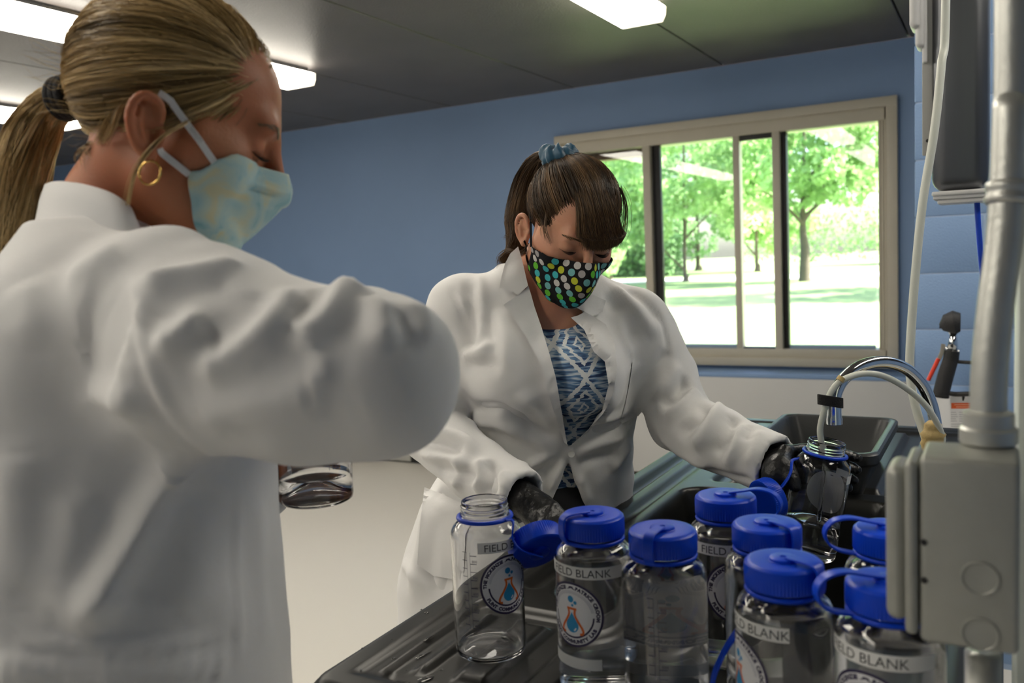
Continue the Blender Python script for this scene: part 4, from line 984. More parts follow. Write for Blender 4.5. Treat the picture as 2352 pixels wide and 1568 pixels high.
# ================================================================== people: shared materials
def cloth_mat(name, col, rough=.85, weave=900, fuzz=.25):
    m = mat(name, col, rough, var=.025, vscale=6, sheen=fuzz, spec=.2); t = m.node_tree; b = t.nodes['Principled BSDF']; L = t.links.new
    tc = [n for n in t.nodes if n.type == 'TEX_COORD'][0]; n2 = t.nodes.new('ShaderNodeTexNoise'); n2.inputs['Scale'].default_value = 26; n2.inputs['Detail'].default_value = 6; n2.inputs['Roughness'].default_value = .55
    L(tc.outputs['Object'], n2.inputs['Vector']); bp = t.nodes.new('ShaderNodeBump'); bp.inputs['Strength'].default_value = .10; bp.inputs['Distance'].default_value = .012
    L(n2.outputs['Fac'], bp.inputs['Height']); L(bp.outputs[0], b.inputs['Normal']); return m
M_coat = cloth_mat('white coat cotton', (.74, .735, .73))
def skin_mat(name, col, red):
    m = mat(name, col, .48, var=.10, vscale=22, bump=.08, bscale=300, spec=.4, sub=.35); t = m.node_tree; b = t.nodes['Principled BSDF']; L = t.links.new
    mx0 = [n for n in t.nodes if n.type == 'MIX'][0]; n = t.nodes.new('ShaderNodeTexNoise'); n.inputs['Scale'].default_value = 9; tc = [q for q in t.nodes if q.type == 'TEX_COORD'][0]; L(tc.outputs['Object'], n.inputs['Vector'])
    mx = t.nodes.new('ShaderNodeMix'); mx.data_type = 'RGBA'; mx.inputs[7].default_value = (*red, 1); mr = t.nodes.new('ShaderNodeMapRange'); mr.inputs[1].default_value = .4; mr.inputs[2].default_value = .75; mr.inputs[4].default_value = .55
    L(n.outputs['Fac'], mr.inputs[0]); L(mr.outputs[0], mx.inputs[0]); L(mx0.outputs[2], mx.inputs[6]); L(mx.outputs[2], b.inputs['Base Color']); return m
M_skin1 = skin_mat('tanned skin', (.43, .175, .085), (.42, .115, .06)); M_skin2 = skin_mat('fair skin', (.56, .29, .185), (.53, .20, .13))
M_hair1 = hair_mat('blonde hair', (.13, .078, .026), (.45, .30, .12), (.82, .62, .32)); M_hair2 = hair_mat('brown hair', (.028, .015, .007), (.085, .047, .021), (.25, .145, .066), .36)
M_cap1 = mat('blonde under hair', (.20, .125, .05), .6, var=.3, vscale=60, stretch=(1, 1, 6)); M_cap2 = mat('brown under hair', (.035, .019, .010), .6, var=.3, vscale=60)
M_trs = mat('black trouser cloth', (.012, .012, .014), .8, bump=.1, bscale=200); M_shoe = mat('dark shoe', (.03, .03, .035), .5)
M_elastic = mat('white elastic', (.66, .66, .66), .8, bump=.3, bscale=500); M_gold = mat('gold', (.80, .52, .16), .2, 1.0)
UP = np.array([0, 0, 1.0]); CRh = np.array([CR[0], CR[1], 0]); CRh /= np.linalg.norm(CRh); CFh = np.array([CF[0], CF[1], 0]); CFh /= np.linalg.norm(CFh)
def netsurf(net, nu=25, nv=25):
    """net rows (top to bottom) of points from the middle to the side; mirrored in x; returns grid of points (nv, nu, 3)"""
    rows = []
    for r in net:
        r = np.array(r, float); full = np.vstack([(r[:0:-1]*np.array([-1, 1, 1])), r]); rows.append(smooth_path(full, nu))
    rows = np.array(rows); return np.stack([smooth_path(rows[:, j], nv) for j in range(nu)], 1)
def grid_mesh(name, G, thick, m, parent, O=None, M=None, closed=False):
    nv, nu, _ = G.shape; W_ = G.reshape(-1, 3)
    if O is not None: W_ = O+W_@M.T
    I = np.arange(nv*nu).reshape(nv, nu); Fq = np.stack([I[:-1, :-1], I[:-1, 1:], I[1:, 1:], I[1:, :-1]], -1).reshape(-1, 4)
    N = vnormals(W_, Fq); V = np.vstack([W_, W_-N*thick]); n = nv*nu
    b = list(I[0, :])+list(I[1:, -1])+list(I[-1, -2::-1])+list(I[-2:0:-1, 0]); b = np.array(b); sd = np.stack([b, np.roll(b, -1), np.roll(b, -1)+n, b+n], -1)[:, ::-1]
    return mesh_np(name, V, np.vstack([Fq, Fq[:, ::-1]+n, sd]), m, parent, smooth=True), W_.reshape(nv, nu, 3), N.reshape(nv, nu, 3)
# ================================================================== the blonde woman in front
_p, _y = math.radians(20), math.radians(18)
f1 = math.cos(_p)*(math.cos(_y)*CR+math.sin(_y)*CF)-math.sin(_p)*CU; u1 = math.sin(_p)*CR+math.cos(_p)*CU
H1 = frame3(f1, u1); O1 = P(392, 305, .84); T1 = lambda *p: O1+H1@np.array(p, float)
fb1 = math.cos(math.radians(15))*CRh+math.sin(math.radians(15))*CFh
blonde = empty('person', (P(255, 1300, .89)[0], P(255, 1300, .89)[1], 0), None, 'blonde ponytailed woman in a white coat and pale blue mask, elbow raised in front', 'person')
S1 = [(P(228, 505, .857), .056, .062), (P(232, 560, .86), .078, .115), (P(240, 680, .87), .112, .168), (P(250, 850, .88), .142, .180), (P(252, 1050, .885), .163, .178), (P(255, 1300, .89), .170, .185), (P(262, 1560, .90), .176, .20)]
_b = S1[-1][0]; S1 += [(np.array([_b[0], _b[1], .75]), .185, .215), (np.array([_b[0], _b[1], .48]), .19, .225)]
ARM1 = [P(385, 705, .755), P(480, 800, .735), P(690, 857, .70), P(862, 862, .688)]; ARM1R = [.068, .087, .0712, .0640]
FOR1 = [P(862, 862, .688), P(838, 805, .80), P(800, 752, .93)]; FOR1R = [.062, .056, .046]
ARM1L = [P(300, 690, .99), P(420, 930, 1.06), P(520, 1080, 1.08), P(602, 1118, 1.085)]; ARM1LR = [.07, .062, .052, .042]
cv_ = Vol((-1.10, .22, .47), (-.30, .95, 1.56), .005)
cv_.loft(S1, fb1, 0); cv_.limb(ARM1, ARM1R, .045); cv_.limb(FOR1, FOR1R, .02); cv_.limb(ARM1L, ARM1LR, .04)
V, Fq = cv_.mesh(); V = relax(V, Fq, 2)
FO = [([(286, 620), (291, 690), (305, 770), (345, 900), (392, 990), (480, 1055)], -.0050, .0045),
      ([(300, 615), (305, 690), (320, 770), (358, 890), (404, 980)], .0035, .006),
      ([(310, 643), (430, 622), (560, 604)], .0070, .010), ([(345, 600), (430, 575), (520, 580)], -.004, .012),
      ([(358, 772), (364, 730), (420, 668), (560, 645)], -.013, .013), ([(350, 775), (395, 786), (434, 752), (470, 712)], .009, .010),
      ([(426, 870), (555, 804), (650, 722), (672, 655)], .0105, .012), ([(470, 790), (540, 740), (600, 672)], -.009, .013),
      ([(654, 790), (740, 748), (808, 662)], .010, .012), ([(640, 745), (690, 715), (735, 668)], -.009, .010),
      ([(770, 760), (820, 720), (850, 675)], -.006, .010), ([(856, 680), (876, 736), (897, 806)], .0075, .009),
      ([(902, 715), (922, 760), (935, 815)], -.004, .012), ([(928, 676), (962, 730), (984, 796)], .005, .011),
      ([(432, 972), (555, 935), (770, 898)], .0055, .016), ([(420, 915), (560, 875), (680, 840)], -.004, .018), ([(520, 1010), (700, 985), (860, 960)], -.004, .02),
      ([(735, 850), (748, 880), (760, 800)], .002, .006), ([(710, 890), (730, 860), (742, 800)], .003, .007),
      ([(407, 1035), (345, 1155), (265, 1310), (165, 1486)], .0190, .014), ([(362, 1040), (290, 1190), (190, 1400)], -.008, .020), ([(440, 1090), (390, 1220), (330, 1400)], -.010, .022),
      ([(173, 890), (260, 915), (345, 936)], .0075, .012), ([(150, 770), (220, 790), (290, 830)], -.013, .030), ([(230, 690), (270, 760), (300, 850)], -.006, .016), ([(120, 850), (200, 860), (290, 890)], -.004, .014),
      ([(60, 640), (75, 720), (70, 800)], .004, .014), ([(20, 1000), (40, 1200), (60, 1400)], .006, .020), ([(90, 1060), (100, 1250), (80, 1440)], -.006, .022), ([(150, 640), (220, 600), (280, 560)], .006, .014), ([(100, 620), (170, 575), (230, 540)], -.005, .012),
      ([(180, 1100), (160, 1250), (120, 1440)], .006, .016), ([(470, 1150), (440, 1300), (420, 1440)], .004, .016), ([(590, 1120), (600, 1300), (610, 1500)], .003, .014),
      ([(0, 1456), (92, 1474), (230, 1486), (370, 1488), (530, 1450)], .0050, .0055), ([(0, 1474), (92, 1492), (230, 1503), (370, 1504), (530, 1468)], -.0045, .0055),
      ([(531, 1075), (535, 1300), (537, 1560)], -.0030, .0035), ([(541, 1075), (545, 1300), (547, 1560)], .0022, .005)]
for gx in range(20, 520, 38):
    FO.append(([(gx, 1495), (gx-6, 1525), (gx-14+8*math.sin(gx), 1566)], .0042, .006)); FO.append(([(gx+12, 1440), (gx+14, 1462), (gx+13, 1480)], -.0022, .005))
V = folds(V, Fq, [(l, a*(1.35 if a > 0 else .60), w*(.8 if a > 0 else 1.0)) for l, a, w in FO]); V = ripple(V, Fq, .0016, .09, 3); V = relax(V, Fq, 1, .4)
coat1 = mesh_np('lab_coat', V, Fq, M_coat, blonde, smooth=True); BV1 = bvh_of(V, Fq); coat1['label'] = 'white cotton lab coat'
# collar: a rolled band round the neck
col_path = smooth_path([P(322, 560, .795), P(300, 545, .785), P(262, 520, .782), P(205, 500, .795), P(152, 490, .82), P(122, 490, .855), P(132, 492, .90), P(185, 500, .93), P(260, 530, .92), P(320, 565, .895)], 44)
CH = []
for i, p in enumerate(col_path):
    q = i/43; CH.append(.030 if q > .1 else .012+.18*q)
def collar(path, name, parent, m, heights, centre, flare=.010, fall=.048, th=.004):
    V = []; sec = []; n = len(path); c = np.asarray(centre)
    for i, p in enumerate(path):
        out_ = np.array([p[0]-c[0], p[1]-c[1], 0]); out_ /= np.linalg.norm(out_)+1e-9; h = heights[i]
        pr = [(0, -.014), (0, h*.4), (-.002, h*.85), (.0015, h), (.0055, h*.95), (.008+flare*.4, h*.45), (.010+flare, h-h*1.0-fall*.35), (.012+flare, -fall), (.0085+flare, -fall), (.004, h*.3)]
        V += [p+out_*a+UP*b for a, b in pr]
    k = 10; F = [(i*k+j, i*k+(j+1) % k, (i+1)*k+(j+1) % k, (i+1)*k+j) for i in range(n-1) for j in range(k)]+[tuple(range(k-1, -1, -1)), tuple(range((n-1)*k, n*k))]
    s = MB(); s.raw(V, F); return s.build(name, m, parent, smooth=True)
collar(col_path, 'collar', coat1, M_coat, CH, P(225, 480, .86))
# body: head, neck, upper body and hands
NK = ([T1(0, -.012, -.035), (T1(0, -.018, -.075)+P(262, 500, .858))/2, P(240, 560, .86)], [.050, .049, .046])
hv = head_vol(O1, H1, .0021, neck=NK); hV, hF = hv.mesh(); hV = relax(hV, hF, 1, .35)
parts = [(hV, hF)]
bv = Vol((-1.0, .25, .60), (-.35, .92, 1.48), .008); bv.loft([(c, a-.045, b-.045) for c, a, b in S1[1:]], fb1, 0); bv.limb(ARM1, [r-.034 for r in ARM1R], .03); bv.limb(FOR1, [.032, .030, .026], .02); bv.limb(ARM1L, [.04, .035, .03, .025], .03); bv.cap(NK[0][2], S1[1][0], .04, .045, .03); parts.append(bv.mesh())
c10 = np.array(ROOTM[B10.name].translation)
g = Vol(c10+np.array([-.13, -.14, .12]), c10+np.array([.14, .12, .30]), .0026)
_toc = -CFh; _rw = FOR1[-1]
grip(g, c10, UP, .037, math.radians(-15), 1, (.198, .190, .183, .178), (95, 110, 105, 90), ((30, .012, .200), (55, .010, .196), (80, .008, .190), (100, .007, .186)), _rw, ref=_toc, palm_out=.006)
g.cap(c10+UP*.222+CR*.006, c10+UP*.226-CF*.03+CR*.03, .018, .020, .02); g.limb([c10+UP*.224+CR*.012, _rw], [.020, .025], .02)
parts.append(g.mesh())
g = Vol(c10+np.array([-.22, -.12, -.10]), c10+np.array([.10, .14, .14]), .0026)
grip(g, c10, UP, .0445, math.radians(-112), -1, (.062, .044, .026, .010), (85, 92, 88, 78), ((15, .014, .040), (30, .013, .058), (42, .010, .070), (50, .0085, .078)), ARM1L[-1], ref=_toc)
parts.append(g.mesh())
def merge(parts):
    Vs, Fs, n = [], [], 0
    for a, b in parts: Vs.append(a); Fs.append(b+n); n += len(a)
    return np.vstack(Vs), np.vstack(Fs)
mv, mf = merge(parts); body1 = mesh_np('body', mv, mf, M_skin1, blonde, smooth=True)
HB1 = bvh_of(hV, hF)
# eye: lashes, iris glimpse and brow
M_lash = mat('dark lash', (.02, .012, .008), .5); M_eye = mat('eyeball', (.55, .52, .50), .15, var=.05); M_iris = mat('iris', (.05, .06, .06), .2)
def eyes(parent, T, down, bvh):
    def on(p):
        l, n, _, d = bvh.find_nearest(Vector(p)); return np.array(l+n*.0006)
    for sx in (1, -1):
        Lr = []
        for i in range(34):
            q = i/33; x = sx*(.019+.025*q); y = .0855-.010*(2*q-.9)**2-.002*q; z = .0105-.0025*math.cos((q-.5)*3)+down
            p0 = np.array([x, y, z]); Lr.append([T(*p0), T(*(p0+[sx*.0012*q, .0040, -.0022])), T(*(p0+[sx*.003*q, .0078, -.0020+.001*q])), T(*(p0+[sx*.0045*q, .0100, .0008*q]))])
        strands('eyelashes', Lr, .00042, M_lash, parent, .3)
        B = []
        for i in range(110):
            q = i/109; x = sx*(.013+.034*q); y = .0925-.018*q*q; z = .0335+.006*math.sin(q*2.4)-.004*q+random.uniform(-.0013, .0013)*(1.2-q)
            p0 = np.array([x, y, z]); B.append([on(T(*p0)), on(T(*(p0+[sx*.003, -.0002, .0012]))), on(T(*(p0+[sx*.006, -.0015, .0014])))])
        strands('eyebrow', B, .00026, parent=parent, m=M_brow1 if parent is body1 else M_hair2, taper=.3)
M_brow1 = hair_mat('brow hair', (.10, .055, .03), (.17, .10, .055), (.25, .16, .09))
eyes(body1, T1, 0.0, HB1)
# hair: cap under the strands
def g_line(y, tab): return np.interp(y, [t[0] for t in tab], [t[1] for t in tab])
HL1 = [(-.10, -.058), (-.07, -.055), (-.045, -.045), (-.028, -.012), (-.012, .026), (.012, .030), (.022, .012), (.034, .014), (.046, .032), (.062, .060), (.074, .080), (.09, .088), (.13, .10)]
def hair_cap(O, M, tab, r, c, h=.003, grow=.0):
    v = Vol(O-.16, O+.17, h); v.ell(O+M@np.array(c), np.array(r)+grow, M, 0)
    X, Y, Z = v.ax[0][:, None, None]-O[0], v.ax[1][None, :, None]-O[1], v.ax[2][None, None, :]-O[2]
    y = X*M[0, 1]+Y*M[1, 1]+Z*M[2, 1]; z = X*M[0, 2]+Y*M[1, 2]+Z*M[2, 2]
    v.D = np.maximum(v.D, (g_line(y, tab)-z).astype(np.float32)*.8); return v.mesh()
RC1 = np.array([.0745, .0915, .0835]); CC1 = np.array([0, -.010, .046])
kV, kF = hair_cap(O1, H1, HL1, RC1, CC1); kV = relax(kV, kF, 2)
hair1 = mesh_np('hair', kV, kF, M_cap1, blonde, smooth=True); hair1['label'] = 'blonde hair tied in a ponytail'
def scalp_roots(n, tab, r, c, seed, zmin=-.07):
    q = np.random.default_rng(seed); out_ = []
    while len(out_) < n:
        d = q.normal(size=(n, 3)); d /= np.linalg.norm(d, axis=1)[:, None]; p = c+d/np.linalg.norm(d/r, axis=1)[:, None]
        ok = p[:, 2] > np.interp(p[:, 1], [t[0] for t in tab], [t[1] for t in tab]); out_ += list(p[ok])
    return np.array(out_[:n])
def comb(roots, tie, r, c, k=12, lift=.004, seed=1, wave=.0012, sag=0.0, clump=40, tabz=None):
    """strands lying on the skull from the roots to the tie"""
    q = np.random.default_rng(seed); n = len(roots); d0 = (roots-c); d0 /= np.linalg.norm(d0, axis=1)[:, None]; dT = (tie-c)/np.linalg.norm(tie-c)
    w = np.arccos(np.clip(d0@dT, -1, 1)); t = np.linspace(0, 1, k); S = np.sin(w)+1e-6
    D = (np.sin((1-t)[None, :]*w[:, None])/S[:, None])[:, :, None]*d0[:, None, :]+(np.sin(t[None, :]*w[:, None])/S[:, None])[:, :, None]*dT
    D /= np.linalg.norm(D, axis=2, keepdims=True)
    R = 1/np.linalg.norm(D/r, axis=2)
    ph = (np.floor(d0[:, 0]*clump)*12.9+np.floor(d0[:, 2]*clump)*7.3) % 6.28
    L = q.uniform(0, 1, n)**1.5*lift; off = L[:, None]*np.sin(np.pi*np.clip(t*1.05, 0, 1))[None, :]**.6+.0008+.0016*np.sin(ph)[:, None]*np.sin(np.pi*t)[None, :]
    off += wave*np.sin(ph[:, None]+t[None, :]*7+q.uniform(-.5, .5, (n, 1)))*np.sin(np.pi*t)[None, :]
    Pp = c+D*(R+off)[:, :, None]; tt = (t**3)[None, :, None]
    jit = q.normal(size=(n, 1, 3))*.006
    return Pp*(1-tt)+(tie+jit+(D*.002))*tt
tie1 = H1.T@(P(172, 224, .865)-O1)
def streak(roots, tie, c, seed):
    q = np.random.default_rng(seed); ax = (tie-c)/np.linalg.norm(tie-c); e = np.array([1.0, 0, 0]); e = e-ax*(e@ax); e /= np.linalg.norm(e); f = np.cross(ax, e); d = roots-c
    ph = np.arctan2(d@f, d@e); al = (d@ax)*30
    return .45+.22*np.sin(ph*8+.9*np.sin(al*.35)+seed)+.16*np.sin(ph*19+al*.2+2)+.13*np.sin(ph*41+1)+q.normal(size=len(roots))*.13
r1 = scalp_roots(9000, HL1, RC1, CC1, 2)
sp = comb(r1, tie1, RC1, CC1, lift=.010, seed=4, wave=.0016); strands('hair_strands', (O1+sp@H1.T), rng.uniform(.00028, .0006, len(sp)), M_hair1, hair1, tone=streak(r1, tie1, CC1, 1))
# ponytail
tail = smooth_path([P(168, 222, .865), P(135, 232, .872), P(95, 275, .878), P(60, 350, .88), P(35, 450, .875), P(12, 560, .865), P(-8, 660, .855), P(-20, 760, .85)], 16)
def tail_paths(cl, n, rads, seed, curl=.003, asp=1.0):
    q = np.random.default_rng(seed); k = len(cl); T = np.gradient(cl, axis=0); T /= np.linalg.norm(T, axis=1)[:, None]; u = np.cross(T, CF); u /= np.linalg.norm(u, axis=1)[:, None]; w = np.cross(T, u)
    a = q.uniform(0, 6.28, n); rr = np.sqrt(q.uniform(.05, 1, n)); t = np.linspace(0, 1, k); rad = np.interp(t, np.linspace(0, 1, len(rads)), rads)
    a2 = a[:, None]+.5*t[None, :]*q.normal(size=(n, 1)); ph = np.floor(a*5)
    du = (rr[:, None]*np.cos(a2))*rad+curl*np.sin(ph[:, None]+t*9); dw = (rr[:, None]*np.sin(a2))*rad*asp+curl*np.cos(ph[:, None]*2+t*8)
    ln = q.uniform(.86, 1, n)
    Pp = cl[None]+du[:, :, None]*u[None]+dw[:, :, None]*w[None]
    # shorten: resample each strand to its own length
    out_ = np.empty_like(Pp); idx = ln[:, None]*t[None, :]*(k-1); i0 = np.clip(idx.astype(int), 0, k-2); fr = idx-i0; ar = np.arange(n)[:, None]
    global TONE
    TONE = .52+.26*np.sin(a*7+rr*4)+.15*np.sin(a*17+1)+q.normal(size=n)*.12
    out_ = Pp[ar, i0]*(1-fr)[:, :, None]+Pp[ar, i0+1]*fr[:, :, None]; return out_
strands('ponytail', tail_paths(tail, 4200, [.010, .017, .023, .026, .026, .022, .016], 5), rng.uniform(.0003, .0006, 4200), M_hair1, hair1, tone=TONE+.1)
s = MB(); tc_ = P(158, 224, .865); tdir = tail[2]-tail[0]; tdir /= np.linalg.norm(tdir); e1 = np.cross(tdir, CF); e1 /= np.linalg.norm(e1); e2 = np.cross(tdir, e1)
for o_ in (-.006, .001, .008): s.tube([tc_+tdir*o_+.0175*(math.cos(a)*e1+math.sin(a)*e2) for a in np.linspace(0, 2*math.pi, 33)], .0052, 10, caps=False)
s.build('hair_tie', M_velcro, blonde, smooth=True)
# loose locks and fly-away hairs
def lock(pts, n, spread, seed, rad=.0004):
    q = np.random.default_rng(seed); c = smooth_path([P(*p) for p in pts], 14); o_ = q.normal(size=(n, 1, 3))*spread; t = np.linspace(.3, 1, 14)[None, :, None]
    return c[None]+o_*t+q.normal(size=(n, 1, 3))*.0006*np.sin(np.linspace(0, 9, 14))[None, :, None]
LK = [lock([(452, 262, .785), (420, 285, .768), (375, 312, .752), (330, 360, .748), (305, 410, .755), (293, 470, .765)], 26, .0014, 1),
      lock([(300, 225, .775), (255, 262, .775), (235, 305, .785), (225, 330, .79)], 40, .0025, 2), lock([(330, 215, .77), (280, 240, .768), (258, 290, .77), (240, 325, .78)], 30, .002, 3),
      lock([(625, 150, .84), (560, 200, .80), (470, 225, .785), (390, 218, .775), (300, 240, .775)], 40, .0022, 4), lock([(612, 140, .868), (624, 160, .866), (633, 195, .866), (636, 230, .866)], 12, .0012, 5),
      lock([(480, 262, .782), (430, 280, .775), (360, 300, .764), (300, 300, .768)], 10, .002, 6), lock([(210, 330, .80), (190, 350, .80), (196, 372, .80)], 24, .004, 8)]
strands('loose_hair', np.vstack(LK), .00036, M_hair1, hair1)
q = np.random.default_rng(9); fr = scalp_roots(260, HL1, RC1, CC1, 12); fd = (fr-CC1)/np.linalg.norm(fr-CC1, axis=1)[:, None]; L = q.uniform(.003, .011, 260)
FL = np.stack([fr+fd*(.004+L[:, None]*t)+np.array([0, -.03, -.004])*t+q.normal(size=(260, 3))*.003*t for t in (0, .35, .7, 1)], 1); strands('flyaway_hair', O1+FL@H1.T, .00022, M_hair1, hair1)
# mask
def batik(name):
    m = mat(name, (.45, .62, .62), .85, sheen=.2); t = m.node_tree; b = t.nodes['Principled BSDF']; L = t.links.new; tc = [n for n in t.nodes if n.type == 'TEX_COORD'][0]
    n = t.nodes.new('ShaderNodeTexNoise'); n.inputs['Scale'].default_value = 34; n.inputs['Detail'].default_value = 4; n.inputs['Distortion'].default_value = .9; L(tc.outputs['Object'], n.inputs['Vector'])
    cr = t.nodes.new('ShaderNodeValToRGB'); cr.color_ramp.elements[0].position = .34; cr.color_ramp.elements[0].color = (.22, .46, .52, 1); cr.color_ramp.elements[1].position = .68; cr.color_ramp.elements[1].color = (.62, .60, .40, 1)
    e = cr.color_ramp.elements.new(.46); e.color = (.40, .58, .60, 1); e = cr.color_ramp.elements.new(.57); e.color = (.50, .62, .56, 1); L(n.outputs['Fac'], cr.inputs[0]); L(cr.outputs[0], b.inputs['Base Color']); return m
NET1 = [[(0, .1155, .006), (.016, .1085, .004), (.030, .088, .000), (.046, .062, -.004), (.054, .048, -.010)],
        [(0, .1255, -.010), (.018, .114, -.012), (.034, .090, -.014), (.050, .061, -.018), (.059, .042, -.022)],
        [(0, .1230, -.024), (.019, .112, -.026), (.036, .089, -.028), (.053, .056, -.032), (.064, .034, -.035)],
        [(0, .1120, -.050), (.019, .104, -.051), (.036, .085, -.052), (.052, .060, -.055), (.060, .044, -.056)],
        [(0, .1010, -.072), (.016, .096, -.072), (.031, .082, -.073), (.045, .064, -.073), (.052, .053, -.074)],
        [(0, .0900, -.086), (.011, .087, -.086), (.023, .080, -.085), (.035, .070, -.083), (.042, .062, -.081)]]
GM = netsurf(NET1, 41, 33)
tu = np.linspace(-1, 1, 41)[None, :, None]; tv = np.linspace(0, 1, 33)[:, None, None]
GM[:, :, 0:1] += np.sign(tu)*.0018*np.exp(-((tv-.22-.10*np.abs(tu))/.035)**2)*(np.abs(tu) > .12)
GM[:, :, 0:1] -= np.sign(tu)*.0030*np.exp(-((tv-.30-.10*np.abs(tu))/.03)**2)*(np.abs(tu) > .25)
GM[:, :, 0:1] -= np.sign(tu)*.0035*np.exp(-((np.abs(tu)-.74+.15*tv)/.05)**2)*(tv > .25)
def push_out(G, O, M, bvh, gap):
    W_ = O+G.reshape(-1, 3)@M.T
    for i, p in enumerate(W_):
        l, n, _, d = bvh.find_nearest(Vector(p))
        if l is not None:
            sgn = (Vector(p)-l).dot(n)
            if sgn < gap: W_[i] = np.array(l+n*gap)
    return ((W_-O)@M).reshape(G.shape)
GM = push_out(GM, O1, H1, HB1, .0035)
mask1, MW, MN = grid_mesh('face_mask', GM, .0018, batik('pale blue batik cotton'), blonde, O1, H1); mask1['label'] = 'pale blue and cream cloth face mask'
def loop_band(name, pts, parent, wid=.0062, th=.0012, m=M_elastic, ref=None):
    s = MB(); s.tube(smooth_path(pts, 20), 0, flat=(wid, th, ref if ref is not None else CR*.3+CU*.9)); return s.build(name, m, parent, smooth='auto')
def band_pts(a, b, bvh, gap=.0022, n=12):
    out_ = []
    for t in np.linspace(0, 1, n):
        p = a+(b-a)*t; l, nn, _, d = bvh.find_nearest(Vector(p))
        if (Vector(p)-l).dot(nn) < gap: p = np.array(l+nn*gap)
        out_.append(p)
    return out_
loop_band('ear_loop', band_pts(MW[1, -1], T1(.079, .000, .020), HB1)+[T1(.079, -.010, .022)], mask1)
loop_band('ear_loop', band_pts(MW[12, -1], T1(.078, .004, -.024), HB1), mask1)
# hoop earring
s = MB(); ec = T1(.0815, .0065, -.046); s.tube([ec+.0105*(math.cos(a)*(H1[:, 1]*.85+H1[:, 0]*.35)+math.sin(a)*H1[:, 2]) for a in np.linspace(0, 2*math.pi, 37)], .0010, 10, caps=False); s.build('hoop_earring', M_gold, blonde, smooth=True)
# trousers and shoes
v = Vol((-1.05, .2, .03), (-.45, .9, .95), .012); sd1 = np.array([fb1[1], -fb1[0], 0]); hp = np.array([_b[0], _b[1], 0])
for sg in (-1, 1): v.limb([hp+sd1*sg*.085+UP*.86, hp+sd1*sg*.09+UP*.48, hp+sd1*sg*.09+UP*.10], [.095, .068, .055], .03)
V, Fq = v.mesh(); mesh_np('trousers', V, Fq, M_trs, blonde, smooth=True)
for sg in (-1, 1):
    v = Vol(hp+sd1*sg*.09+np.array([-.2, -.2, 0.0]), hp+sd1*sg*.09+np.array([.2, .2, .14]), .008); c = hp+sd1*sg*.09
    v.cap(c-fb1*.05+UP*.045, c+fb1*.14+UP*.036, .042, .036, 0); v.cap(c-fb1*.02+UP*.07, c-fb1*.02+UP*.11, .045, .05, .03); v.D = np.maximum(v.D, (.003-v.ax[2])[None, None, :].astype(np.float32))
    V, Fq = v.mesh(); mesh_np('shoe', V, Fq, M_shoe, blonde, smooth=True)
# ================================================================== the brown-haired woman behind the sink
_p, _y = math.radians(38), math.radians(20)
_fh = -math.cos(_y)*CF+math.sin(_y)*CR; f2 = math.cos(_p)*_fh-math.sin(_p)*CU; u2 = math.sin(_p)*_fh+math.cos(_p)*CU
_rl = math.radians(-3); _r2 = np.cross(f2, u2); u2 = math.cos(_rl)*u2+math.sin(_rl)*_r2
H2 = frame3(f2, u2); O2 = P(1305, 532, 1.57); T2 = lambda *p: O2+H2@np.array(p, float)
fb2 = -math.cos(math.radians(12))*CFh+math.sin(math.radians(12))*CRh; sd2 = np.array([fb2[1], -fb2[0], 0])
hp2 = P(1240, 1150, 1.80)
brun = empty('person', (hp2[0], hp2[1], 0), None, 'brown-haired woman in a dotted mask and open white coat filling a bottle at the sink', 'person')
S2 = [(P(1238, 600, 1.655), .055, .062), (P(1242, 636, 1.665), .075, .125), (P(1248, 690, 1.685), .095, .182), (P(1266, 790, 1.70), .118, .200), (P(1266, 900, 1.72), .122, .182), (P(1262, 1000, 1.745), .125, .168), (P(1215, 1130, 1.79), .145, .218), (P(1180, 1300, 1.80), .160, .240)]
_b2 = S2[-1][0]; S2 += [(np.array([_b2[0], _b2[1], .70]), .165, .24), (np.array([_b2[0], _b2[1], .46]), .175, .26)]
A2R = [P(1062, 712, 1.675), P(1012, 850, 1.665), P(990, 985, 1.63), P(1095, 1078, 1.53), P(1200, 1146, 1.45)]; A2Rr = [.070, .064, .060, .054, .049]
A2L = [P(1462, 744, 1.69), P(1526, 865, 1.70), P(1562, 962, 1.66), P(1655, 1013, 1.55), P(1782, 1068, 1.462)]; A2Lr = [.068, .063, .061, .056, .051]
BUST = [P(1185, 850, 1.605), P(1335, 862, 1.60)]
def torso2(v, off=0.0, arms=True, cut=0.0):
    v.loft(S2, fb2, 0, off=off)
    for c in BUST: v.ell(c, (.080+off, .085+off, .088+off), None, .05)
    if arms:
        v.limb(A2R, [r+off for r in A2Rr], .04); v.limb(A2L, [r+off for r in A2Lr], .04)
lo2, hi2 = np.array([-1.32, 1.02, .45]), np.array([-.24, 1.86, 1.46])
v = Vol(lo2, hi2, .0055); torso2(v)
vi = Vol(lo2, hi2, .0055); vi.loft(S2, fb2, 0, off=-.013)
for c in BUST: vi.ell(c, (.067, .072, .075), None, .05)
for _c, _pv, _r in ((A2R[-1], A2R[-2], .049), (A2L[-1], A2L[-2], .051)): v.cap(_c, _c+(_c-_pv)/np.linalg.norm(_c-_pv)*.05, _r, _r, .005)
outer = v.D.copy()
